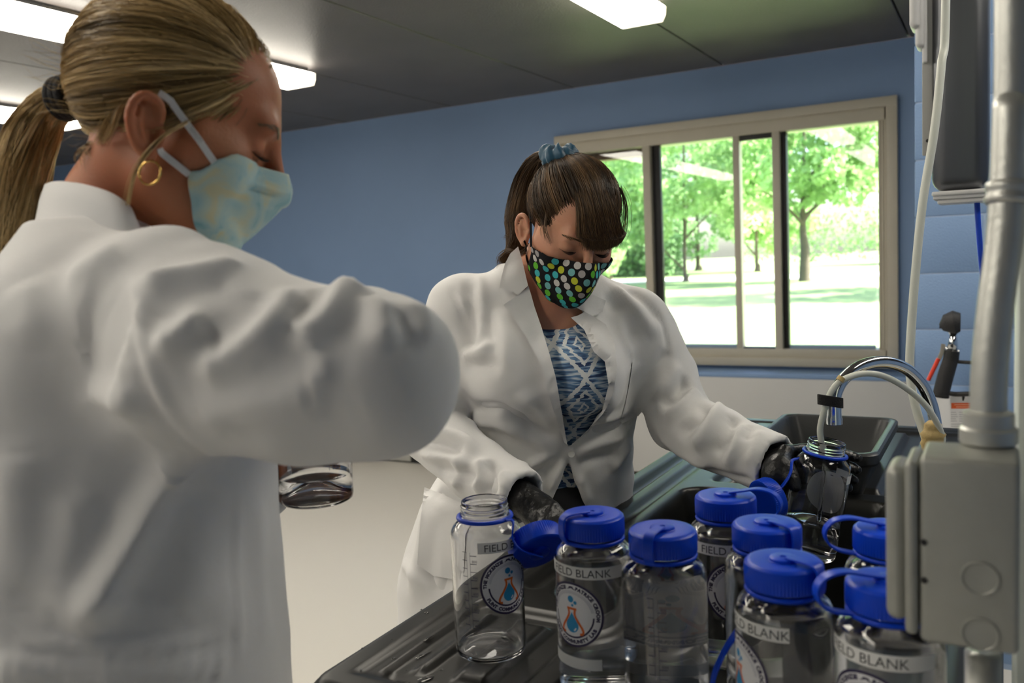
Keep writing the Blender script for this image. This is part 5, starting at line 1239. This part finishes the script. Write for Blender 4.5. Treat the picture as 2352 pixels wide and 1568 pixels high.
# opening of the coat: the wedge between the lapels and the parted skirt, only through the front
X, Y, Z = v.ax[0][:, None, None], v.ax[1][None, :, None], v.ax[2][None, None, :]
dx, dy, dz = X-CC[0], Y-CC[1], Z-CC[2]; dep = dx*CF[0]+dy*CF[1]+dz*CF[2]
PXg = 1176+FPX*(dx*CR[0]+dy*CR[1]+dz*CR[2])/dep; PYg = 784-FPX*(dx*CU[0]+dy*CU[1]+dz*CU[2])/dep
def polydist(px, py, poly):
    d = np.full(px.shape, 1e9, np.float32); ins = np.zeros(px.shape, bool); n = len(poly)
    for i in range(n):
        (ax_, ay), (bx_, by) = poly[i], poly[(i+1) % n]; ex, ey = bx_-ax_, by-ay
        t = np.clip(((px-ax_)*ex+(py-ay)*ey)/(ex*ex+ey*ey), 0, 1); d = np.minimum(d, (px-ax_-t*ex)**2+(py-ay-t*ey)**2)
        c = ((ay > py) != (by > py)) & (px < (bx_-ax_)*(py-ay)/(by-ay+1e-9)+ax_); ins ^= c
    return np.where(ins, -1, 1)*np.sqrt(d)
front = dep < (S2[3][0]-CC)@CF+.02
OPEN = [(1200, 540), (1212, 654), (1244, 755), (1276, 868), (1303, 1023), (1306, 1028), (1346, 991), (1383, 943), (1398, 884), (1389, 830), (1362, 809), (1341, 755), (1330, 720), (1310, 680), (1330, 600), (1300, 540)]
SKIRT = [(1304, 1060), (1290, 1100), (1262, 1160), (1240, 1240), (1225, 1330), (1420, 1330), (1375, 1230), (1345, 1165), (1318, 1100)]
sel = front & (outer < .03)
pd = np.minimum(polydist(PXg, PYg, OPEN)*(dep/FPX)-.007*np.clip((965-PYg)/60, 0, 1), polydist(PXg, PYg, SKIRT)*(dep/FPX))
D = np.maximum(outer, -(vi.D))
v.D = np.where(front, np.maximum(D, -pd), D).astype(np.float32)
for _c, _pv, _r in ((A2R[-1], A2R[-2], .049), (A2L[-1], A2L[-2], .051)): v.cuff(_c, _c-_pv, _r)
V, Fq = v.mesh(); V = relax(V, Fq, 1, .4)
FO2 = [([(1030, 655), (1058, 715), (1074, 790)], -.004, .005), ([(1078, 640), (1084, 734), (1072, 826)], -.011, .010), ([(1100, 630), (1108, 720), (1100, 800)], .006, .010), ([(1150, 700), (1160, 790), (1150, 860)], .005, .014),
       ([(1057, 812), (1105, 812), (1134, 775)], .010, .010), ([(1062, 835), (1110, 840), (1160, 830)], -.007, .012), ([(1120, 720), (1135, 820)], -.005, .010),
       ([(1067, 945), (1148, 940), (1223, 984), (1280, 1025)], -.012, .011), ([(1080, 970), (1150, 972), (1225, 1010), (1290, 1035)], .009, .011), ([(1300, 1034), (1250, 1052), (1190, 1082)], .008, .007), ([(1298, 1044), (1260, 1074), (1220, 1102)], -.007, .007), ([(1300, 1050), (1275, 1095), (1262, 1130)], .006, .006), ([(1180, 900), (1230, 930), (1270, 985)], .005, .010),
       ([(1458, 950), (1415, 982), (1350, 994)], -.013, .010), ([(1450, 930), (1410, 958), (1370, 968)], .006, .010), ([(1448, 1015), (1418, 1058), (1400, 1080)], .009, .011), ([(1320, 1045), (1370, 1020), (1440, 1000)], .006, .008), ([(1322, 1060), (1380, 1050), (1430, 1050)], -.006, .009), ([(1330, 1090), (1345, 1130), (1360, 1155)], .004, .006),
       ([(1394, 645), (1458, 705), (1515, 780)], .008, .010), ([(1380, 665), (1430, 730), (1460, 800)], -.007, .012), ([(1440, 660), (1490, 700), (1520, 745)], -.006, .008), ([(1420, 700), (1440, 790), (1450, 830)], .006, .011), ([(1505, 700), (1530, 770), (1535, 820)], -.004, .005),
       ([(1585, 868), (1556, 905), (1512, 935)], -.014, .010), ([(1600, 890), (1570, 935), (1520, 965)], .012, .010), ([(1636, 915), (1604, 960), (1555, 1000)], -.013, .010), ([(1650, 930), (1625, 985), (1590, 1030)], .011, .010), ([(1690, 952), (1672, 1000), (1640, 1055)], -.011, .010), ([(1706, 968), (1690, 1020), (1665, 1075)], .009, .009), ([(1500, 985), (1560, 1040), (1640, 1080)], .005, .010), ([(1745, 985), (1735, 1030), (1712, 1075)], .005, .008), ([(1722, 975), (1712, 1015)], -.006, .008), ([(1600, 1070), (1670, 1090), (1740, 1105)], -.005, .006),
       ([(1540, 800), (1500, 850), (1470, 880)], -.008, .010), ([(1560, 830), (1530, 880), (1490, 910)], .007, .010),
       ([(935, 985), (1010, 995), (1068, 1012), (1100, 1048)], .012, .010), ([(940, 1010), (1010, 1022), (1075, 1040)], -.012, .010), ([(960, 1040), (1030, 1050), (1080, 1072)], .009, .009), ([(1000, 1080), (1060, 1085), (1110, 1105)], -.009, .010), ([(1040, 1060), (1050, 1090), (1040, 1120)], .007, .008), ([(1100, 1050), (1105, 1090), (1090, 1130)], .010, .009), ([(1122, 1055), (1132, 1100), (1120, 1145)], -.010, .009), ([(1150, 1080), (1160, 1115), (1150, 1155)], .007, .008), ([(1180, 1100), (1192, 1130)], -.004, .006),
       ([(1050, 860), (1010, 900), (970, 930)], -.010, .012), ([(1045, 900), (1010, 940), (960, 960)], .009, .010),
       ([(985, 1130), (970, 1250), (945, 1400)], .009, .016), ([(1015, 1160), (1010, 1280), (1005, 1400)], -.009, .018), ([(950, 1100), (1000, 1130), (1060, 1160)], -.006, .008), ([(925, 1290), (985, 1350), (1030, 1400)], .006, .010)]
V = folds(V, Fq, [(l, a*1.35, w*.85) for l, a, w in FO2]); V = ripple(V, Fq, .0012, .07, 8); V = relax(V, Fq, 1, .35)
coat2 = mesh_np('lab_coat', V, Fq, M_coat, brun, smooth=True); coat2['label'] = 'open white lab coat'; BV2 = bvh_of(V, Fq)
def piece(name, poly, off, thick=.0022, step=6.0, sm=8, m=M_coat, parent=coat2, bvh=None):
    a, b = drape(poly, bvh or BV2, off, thick, step, sm); return mesh_np(name, a, b, m, parent, smooth='auto')
piece('collar', [(1190, 566), (1200, 600), (1213, 656), (1200, 668), (1190, 676), (1168, 668), (1147, 661), (1152, 635), (1160, 605), (1172, 582)], .017, .005, sm=12)
piece('lapel', [(1214, 656), (1228, 705), (1245, 755), (1262, 812), (1277, 868), (1290, 945), (1303, 1022), (1296, 1016), (1272, 945), (1251, 875), (1239, 830), (1207, 771), (1178, 728), (1156, 700), (1186, 680), (1200, 670)], .015, .005, sm=16)
piece('collar', [(1306, 693), (1328, 683), (1352, 672), (1392, 690), (1384, 716), (1362, 726), (1343, 716), (1325, 707)], .010, .0035)
piece('lapel', [(1343, 716), (1365, 727), (1392, 745), (1412, 790), (1418, 850), (1408, 905), (1385, 950), (1346, 992), (1306, 1028), (1352, 985), (1383, 943), (1398, 884), (1389, 830), (1364, 808), (1342, 757), (1311, 729), (1328, 724)], .013, .005, sm=14)
piece('breast_pocket', [(1453, 831), (1485, 841), (1517, 849), (1514, 876), (1505, 902), (1488, 930), (1466, 955), (1424, 975), (1436, 930), (1446, 880)], .0042, .004)
piece('side_pocket', [(975, 1118), (1010, 1132), (1060, 1155), (1052, 1250), (1040, 1330), (995, 1322), (958, 1295), (965, 1200)], .0065, .004)
bc, bn = hit(BV2, 1312, 1042)
if bc is not None:
    s = MB(); s.lathe([(0, .0), (.006, 0), (.0065, .001), (.006, .0022), (.004, .0018), (0, .0018)], 20, bc-CF*.004, M=(Vector(-CF).to_track_quat('Z', 'Y').to_matrix())); s.build('button', mat('pearl button', (.72, .72, .70), .3), coat2)
for poly in ([(1235, 1108), (1224, 1112), (1186, 1186), (1196, 1192)], ): pass
# shirt
def shirt_mat():
    m = bpy.data.materials.new('blue ikat print'); t = nodes_of(m); b = t.nodes['Principled BSDF']; b.inputs['Roughness'].default_value = .8; L = t.links.new
    tc = t.nodes.new('ShaderNodeTexCoord'); mp = t.nodes.new('ShaderNodeMapping'); mp.vector_type = 'POINT'
    L(tc.outputs['Object'], mp.inputs[0]); ang = math.atan2(sd2[1], sd2[0]); mp.inputs['Rotation'].default_value = (0, 0, -ang)
    sp = t.nodes.new('ShaderNodeSeparateXYZ'); L(mp.outputs[0], sp.inputs[0])
    def mth(op, a, b_=None, c=None):
        n = t.nodes.new('ShaderNodeMath'); n.operation = op
        for i, q in enumerate((a, b_, c)):
            if q is None: continue
            if hasattr(q, 'links') or hasattr(q, 'node'): L(q, n.inputs[i])
            else: n.inputs[i].default_value = q
        return n.outputs[0]
    nz = t.nodes.new('ShaderNodeTexNoise'); nz.inputs['Scale'].default_value = 55; nz.inputs['Detail'].default_value = 3; m2 = t.nodes.new('ShaderNodeMapping'); m2.inputs['Scale'].default_value = (.35, .35, 3.2); L(mp.outputs[0], m2.inputs[0]); L(m2.outputs[0], nz.inputs['Vector'])
    wob = mth('MULTIPLY', mth('SUBTRACT', nz.outputs['Fac'], .5), .016)
    c0 = shirt_c = np.array([sd2@np.array([S2[3][0][0], S2[3][0][1], 0]), 0, 0])
    u = mth('ADD', mth('SUBTRACT', sp.outputs[0], float(SHX)), wob); z = sp.outputs[2]
    def cell(x, per): return mth('SUBTRACT', mth('MODULO', mth('ADD', x, 20*per), per), per/2)
    au = mth('ABSOLUTE', cell(mth('ADD', u, .046), .092)); az = mth('ABSOLUTE', cell(mth('SUBTRACT', z, 1.17), .115))
    dd = mth('ADD', mth('DIVIDE', au, .046), mth('DIVIDE', az, .0575))
    def band(c, w): return mth('LESS_THAN', mth('ABSOLUTE', mth('SUBTRACT', dd, c)), w)
    wht = mth('MAXIMUM', mth('MAXIMUM', band(.98, .10), band(.58, .07)), band(.18, .05))
    n3 = t.nodes.new('ShaderNodeTexNoise'); n3.inputs['Scale'].default_value = 70; n3.inputs['Detail'].default_value = 2; L(m2.outputs[0], n3.inputs['Vector'])
    cr = t.nodes.new('ShaderNodeValToRGB'); cr.color_ramp.interpolation = 'LINEAR'; cr.color_ramp.elements[0].position = .38; cr.color_ramp.elements[0].color = (.02, .045, .13, 1); cr.color_ramp.elements[1].position = .62; cr.color_ramp.elements[1].color = (.55, .62, .68, 1)
    e = cr.color_ramp.elements.new(.50); e.color = (.12, .24, .42, 1); L(n3.outputs['Fac'], cr.inputs[0])
    mx = t.nodes.new('ShaderNodeMix'); mx.data_type = 'RGBA'; L(wht, mx.inputs[0]); L(cr.outputs[0], mx.inputs[6]); mx.inputs[7].default_value = (.70, .72, .72, 1); L(mx.outputs[2], b.inputs['Base Color']); return m
SHX = float(sd2[:2]@P(1338, 860, 1.55)[:2])
v = Vol(lo2, hi2, .007); v.loft([q for q in S2 if q[0][2] > .9], fb2, 0, off=-.018)
for c in BUST: v.ell(c, (.066, .071, .074), None, .05)
X, Y, Z = v.ax[0][:, None, None], v.ax[1][None, :, None], v.ax[2][None, None, :]
zn = P(1290, 745, 1.58)[2]; fu = (X-S2[2][0][0])*fb2[0]+(Y-S2[2][0][1])*fb2[1]; su = (X-P(1290, 745, 1.58)[0])*sd2[0]+(Y-P(1290, 745, 1.58)[1])*sd2[1]
neckcut = (Z-zn-3.2*su*su-.35*np.maximum(.09-fu, 0)).astype(np.float32); v.D = np.maximum(v.D, neckcut*.9)
V, Fq = v.mesh(); V = relax(V, Fq, 2); V = ripple(V, Fq, .0015, .08, 4); shirt = mesh_np('shirt', V, Fq, shirt_mat(), brun, smooth=True); shirt['label'] = 'blue and white patterned top'
# body: head, neck, chest
NK2 = ([T2(0, -.014, -.030), (T2(0, -.02, -.07)+P(1250, 655, 1.655))/2, P(1246, 665, 1.665)], [.050, .051, .060])
hv = head_vol(O2, H2, .0024, neck=NK2); hV2, hF2 = hv.mesh(); hV2 = relax(hV2, hF2, 1, .35)
bv = Vol(lo2, hi2, .009); bv.loft([(c, a-.025, b-.03) for c, a, b in S2[:7]], fb2, 0); bv.cap(NK2[0][1], P(1250, 690, 1.66), .05, .075, .05)
for c in BUST: bv.ell(c, (.055, .060, .062), None, .05)
bv.limb(A2R, [.045, .04, .036, .03, .026], .03); bv.limb(A2L, [.045, .04, .036, .03, .026], .03)
bV, bF = bv.mesh(); bV = relax(bV, bF, 2)
mv, mf = merge([(hV2, hF2), (bV, bF)]); body2 = mesh_np('body', mv, mf, M_skin2, brun, smooth=True)
HBV2 = bvh_of(hV2, hF2)
eyes(body2, T2, 0.0, HBV2)
# gloves
M_glove = mat('black nitrile', (.012, .012, .013), .36, var=.2, vscale=20, bump=.35, bscale=70, spec=.5)
hb = np.array(ROOTM[HELD.name].translation); hax = np.array(ROOTM[HELD.name].to_3x3().col[2]); 
g = Vol(hb+np.array([-.16, -.16, .02]), hb+np.array([.14, .16, .25]), .0026)
tocam = CC-hb
grip(g, hb, hax, .0445, math.radians(-96), -1, (.158, .140, .121, .104), (150, 156, 152, 140), ((8, .014, .118), (22, .0135, .138), (38, .011, .134), (56, .009, .118)), A2L[-1], ref=tocam, palm_out=.0215)
g.limb([A2L[-1], A2L[-1]+(A2L[-1]-A2L[-2])*-.3], [.027, .030], .01)
V, Fq = g.mesh(); V = relax(V, Fq, 1, .3); mesh_np('glove', V, Fq, M_glove, brun, smooth=True)
wr = A2R[-1]; g = Vol(wr+np.array([-.10, -.14, -.14]), wr+np.array([.22, .14, .10]), .0028)
pc = P(1238, 1172, 1.44); g.limb([wr-(A2R[-1]-A2R[-2])*.25, wr, pc], [.030, .027, .030], .02)
for i, (dx_, dd_) in enumerate(((0, 0.0), (1, .0), (2, .0), (3, .0))):
    k0 = P(1268-8*i, 1168+14*i, 1.425-.010*i); k1 = P(1296-9*i, 1190+13*i, 1.42-.012*i); k2 = P(1300-10*i, 1215+12*i, 1.435-.012*i); k3 = P(1284-10*i, 1228+10*i, 1.452-.012*i)
    g.limb([pc, k0, k1, k2, k3], [.018, .0125, .0098, .0090, .0080], .006)
g.limb([P(1225, 1190, 1.43), P(1248, 1206, 1.405), P(1274, 1212, 1.395), P(1292, 1206, 1.40)], [.017, .013, .0105, .009], .008)
V, Fq = g.mesh(); V = relax(V, Fq, 1, .3); mesh_np('glove', V, Fq, M_glove, brun, smooth=True)
# mask with printed dots
M_mask2 = mat('black mask cotton', (.012, .012, .014), .85, spec=.15)
NET2 = [[(0, .1150, .008), (.016, .1050, .002), (.034, .0860, -.006), (.052, .0580, -.010), (.066, .030, -.014)],
        [(0, .1320, -.022), (.020, .1180, -.024), (.040, .0900, -.027), (.057, .0570, -.029), (.069, .028, -.030)],
        [(0, .1300, -.050), (.021, .1150, -.051), (.041, .0880, -.051), (.057, .0560, -.049), (.068, .028, -.046)],
        [(0, .1160, -.084), (.020, .1040, -.083), (.039, .0820, -.079), (.054, .0540, -.073), (.065, .028, -.062)],
        [(0, .0900, -.106), (.017, .0840, -.104), (.034, .0700, -.098), (.049, .0500, -.089), (.062, .028, -.076)]]
G2 = netsurf(NET2, 97, 73)
HBV2 = bvh_of(hV2, hF2)
G2 = push_out(G2, O2, H2, HBV2, .005)
mask2, MW2, MN2 = grid_mesh('face_mask', G2, .0016, M_mask2, brun, O2, H2); mask2['label'] = 'black cloth mask with coloured dots'
DC = [mat('dot '+n, c, .8) for n, c in (('green', (.10, .42, .02)), ('teal', (.04, .40, .44)), ('white', (.52, .50, .48)), ('yellow green', (.48, .52, .03)), ('pale teal', (.16, .42, .42)), ('grey', (.34, .32, .32)))]
s = MB(); nv, nu = MW2.shape[:2]
du = np.linalg.norm(np.diff(MW2, axis=1), axis=2); su_ = np.concatenate([np.zeros((nv, 1)), np.cumsum(du, 1)], 1); su_ -= su_[:, nu//2:nu//2+1]
dv = np.linalg.norm(np.diff(MW2, axis=0), axis=2); sv_ = np.concatenate([np.zeros((1, nu)), np.cumsum(dv, 0)], 0)
fu_, fv_ = su_.ravel(), sv_.ravel(); fp, fn = MW2.reshape(-1, 3), MN2.reshape(-1, 3); rd = random.Random(3); ci = 0
MT = BVHTree.FromPolygons([tuple(p) for p in fp], [(i*nu+j, i*nu+j+1, (i+1)*nu+j+1, (i+1)*nu+j) for i in range(nv-1) for j in range(nu-1)])
for r in range(-1, 10):
    for c in range(-7, 8):
        u0 = c*.0205+(.01025 if r % 2 else 0)+.004; v0 = .006+r*.0142
        d = (fu_-u0)**2+(fv_-v0)**2; i = d.argmin()
        if d[i] > .0022**2: continue
        p, n = fp[i], fn[i]; a = np.cross(n, UP); a /= np.linalg.norm(a); b = np.cross(n, a); a2 = fp[min(i+1, len(fp)-1)]-fp[i-1]
        p = p+(a*0); ring = []
        for k in range(16):
            q = p+.0066*(math.cos(k*math.pi/8)*a+math.sin(k*math.pi/8)*b); l, nn, _, dd = MT.find_nearest(Vector(q))
            ring.append(np.array(l)+n*.0004)
        s.raw([p+n*.0005]+ring, [(0, 1+k, 1+(k+1) % 16) for k in range(16)], (c*5+r*3+ci) % 6); ci += rd.choice((0, 1))
o = s.build('printed_dots', DC, mask2, smooth=True)
loop_band('ear_loop', band_pts(MW2[2, -1], T2(.079, .000, .018), HBV2)+[T2(.078, -.01, .02)], mask2, .0045, .0014, M_mask2, CU)
loop_band('ear_loop', band_pts(MW2[66, -1], T2(.078, .002, -.026), HBV2), mask2, .0045, .0014, M_mask2, CU)
# hair pulled up into a teal scrunchie, with a swept fringe
HL2 = [(-.10, -.060), (-.07, -.058), (-.045, -.045), (-.028, -.012), (-.012, .028), (.012, .030), (.026, .012), (.040, .022), (.055, .050), (.070, .074), (.09, .084), (.13, .10)]
RC2 = np.array([.0755, .0935, .0845]); CC2 = np.array([0, -.010, .046])
kV, kF = hair_cap(O2, H2, HL2, RC2, CC2); kV = relax(kV, kF, 2); hair2 = mesh_np('hair', kV, kF, M_cap2, brun, smooth=True); hair2['label'] = 'brown hair in a high ponytail with a fringe'
sc = P(1284, 372, 1.575); tie2 = H2.T@(P(1284, 382, 1.572)-O2)
r2 = scalp_roots(13000, HL2, RC2, CC2, 22); sp = comb(r2, tie2, RC2, CC2, k=10, lift=.009, seed=24, wave=.0018); strands('hair_strands', O2+sp@H2.T, rng.uniform(.0002, .00042, len(sp)), M_hair2, hair2, tone=streak(r2, tie2, CC2, 3))
q = np.random.default_rng(31); n = 4200
FR = []
def on_skull(x, z, off):
    r_ = RC2+off; t = 1-(x/r_[0])**2-((z-CC2[2])/r_[2])**2; return CC2[1]+r_[1]*math.sqrt(max(t, .02))
for i in range(n):
    a = q.uniform(-1, 1); x0 = .002+.036*a; z0 = .112-.016*a*a+q.normal()*.003; L_ = q.uniform(.75, 1.05); lift = q.uniform(.003, .013); sw = -.030*q.uniform(.6, 1.1)
    zz = np.array([z0, z0-.022, z0-.050, .046, .030-.022*(L_-.9)+q.normal()*.003]); xx = np.array([x0, x0*1.1+sw*.25, x0*1.2+sw*.7, x0*1.25+sw*1.15, x0*1.2+sw*1.35])
    xx = np.clip(xx, -.074, .05); of = np.array([.003, .008, .010, .011, .012])+lift*np.array([0, .6, 1, 1, .9])
    FR.append(smooth_path([(x, on_skull(x, z, o_), z) for x, z, o_ in zip(xx, zz, of)], 11))
strands('fringe', O2+np.array(FR)@H2.T, rng.uniform(.0002, .00042, n), M_hair2, hair2)
tail2 = smooth_path([P(1280, 372, 1.585), P(1255, 368, 1.62), P(1228, 392, 1.65), P(1205, 440, 1.665), P(1190, 500, 1.665), P(1188, 550, 1.655), P(1176, 582, 1.645), P(1152, 604, 1.635)], 16)
strands('ponytail', tail_paths(tail2, 4200, [.009, .018, .024, .026, .024, .018, .012, .006], 35, .004), rng.uniform(.0002, .00045, 4200), M_hair2, hair2, tone=TONE)
LK = [lock([(1215, 560, 1.60), (1200, 580, 1.62), (1170, 575, 1.63), (1150, 590, 1.635), (1146, 606, 1.635)], 60, .004, 41), lock([(1185, 520, 1.65), (1172, 538, 1.65), (1160, 545, 1.65)], 30, .004, 42), lock([(1240, 470, 1.52), (1246, 510, 1.50), (1250, 545, 1.50)], 18, .003, 43), lock([(1262, 460, 1.49), (1252, 520, 1.49), (1262, 560, 1.49)], 16, .003, 44), lock([(1425, 430, 1.52), (1436, 470, 1.52), (1432, 520, 1.52), (1412, 560, 1.51)], 40, .006, 45)]
strands('loose_hair', np.vstack(LK), .00034, M_hair2, hair2)
# scrunchie
M_scr = mat('teal satin', (.018, .085, .15), .42, var=.2, vscale=40, sheen=.3)
s = MB(); sn = H2[:, 2]*.8-H2[:, 1]*.35+CU*.4; sn /= np.linalg.norm(sn); e1 = np.cross(sn, CF); e1 /= np.linalg.norm(e1); e2 = np.cross(sn, e1); cc_ = P(1287, 362, 1.555)
VV_ = []; nu_, nv_ = 96, 16
for i in range(nu_):
    a = 2*math.pi*i/nu_; w1 = .30*math.sin(7*a+.5)+.22*math.sin(11*a+2)+.15*math.sin(17*a)
    for j in range(nv_):
        t = 2*math.pi*j/nv_; rr = .0150*(1+.34*w1*math.cos(t*1+3*a)+.16*math.sin(9*a+t*2)); R_ = .0200+rr*math.cos(t)+.002*w1; VV_.append(cc_+R_*(math.cos(a)*e1+math.sin(a)*e2)+sn*rr*1.25*math.sin(t)+sn*.003*math.sin(5*a+1))
s.raw(VV_, [(i*nv_+j, ((i+1) % nu_)*nv_+j, ((i+1) % nu_)*nv_+(j+1) % nv_, i*nv_+(j+1) % nv_) for i in range(nu_) for j in range(nv_)]); s.build('scrunchie', M_scr, brun, smooth=True)
# trousers and shoes
v = Vol((hp2[0]-.35, hp2[1]-.35, .03), (hp2[0]+.35, hp2[1]+.35, 1.0), .012); hq = np.array([hp2[0], hp2[1], 0]); 
v.ell(hq+UP*.90, (.15, .15, .12), None, 0)
for sg in (-1, 1): v.limb([hq+sd2*sg*.09+UP*.86, hq+sd2*sg*.095+UP*.48, hq+sd2*sg*.095+UP*.10], [.105, .075, .06], .04)
V, Fq = v.mesh(); mesh_np('trousers', V, Fq, M_trs, brun, smooth=True)
for sg in (-1, 1):
    c = hq+sd2*sg*.095; v = Vol(c+np.array([-.2, -.2, 0.0]), c+np.array([.2, .2, .14]), .008)
    v.cap(c-fb2*.05+UP*.045, c+fb2*.14+UP*.036, .042, .036, 0); v.cap(c-fb2*.02+UP*.07, c-fb2*.02+UP*.11, .045, .05, .03); v.D = np.maximum(v.D, (.003-v.ax[2])[None, None, :].astype(np.float32))
    V, Fq = v.mesh(); mesh_np('shoe', V, Fq, M_shoe, brun, smooth=True)
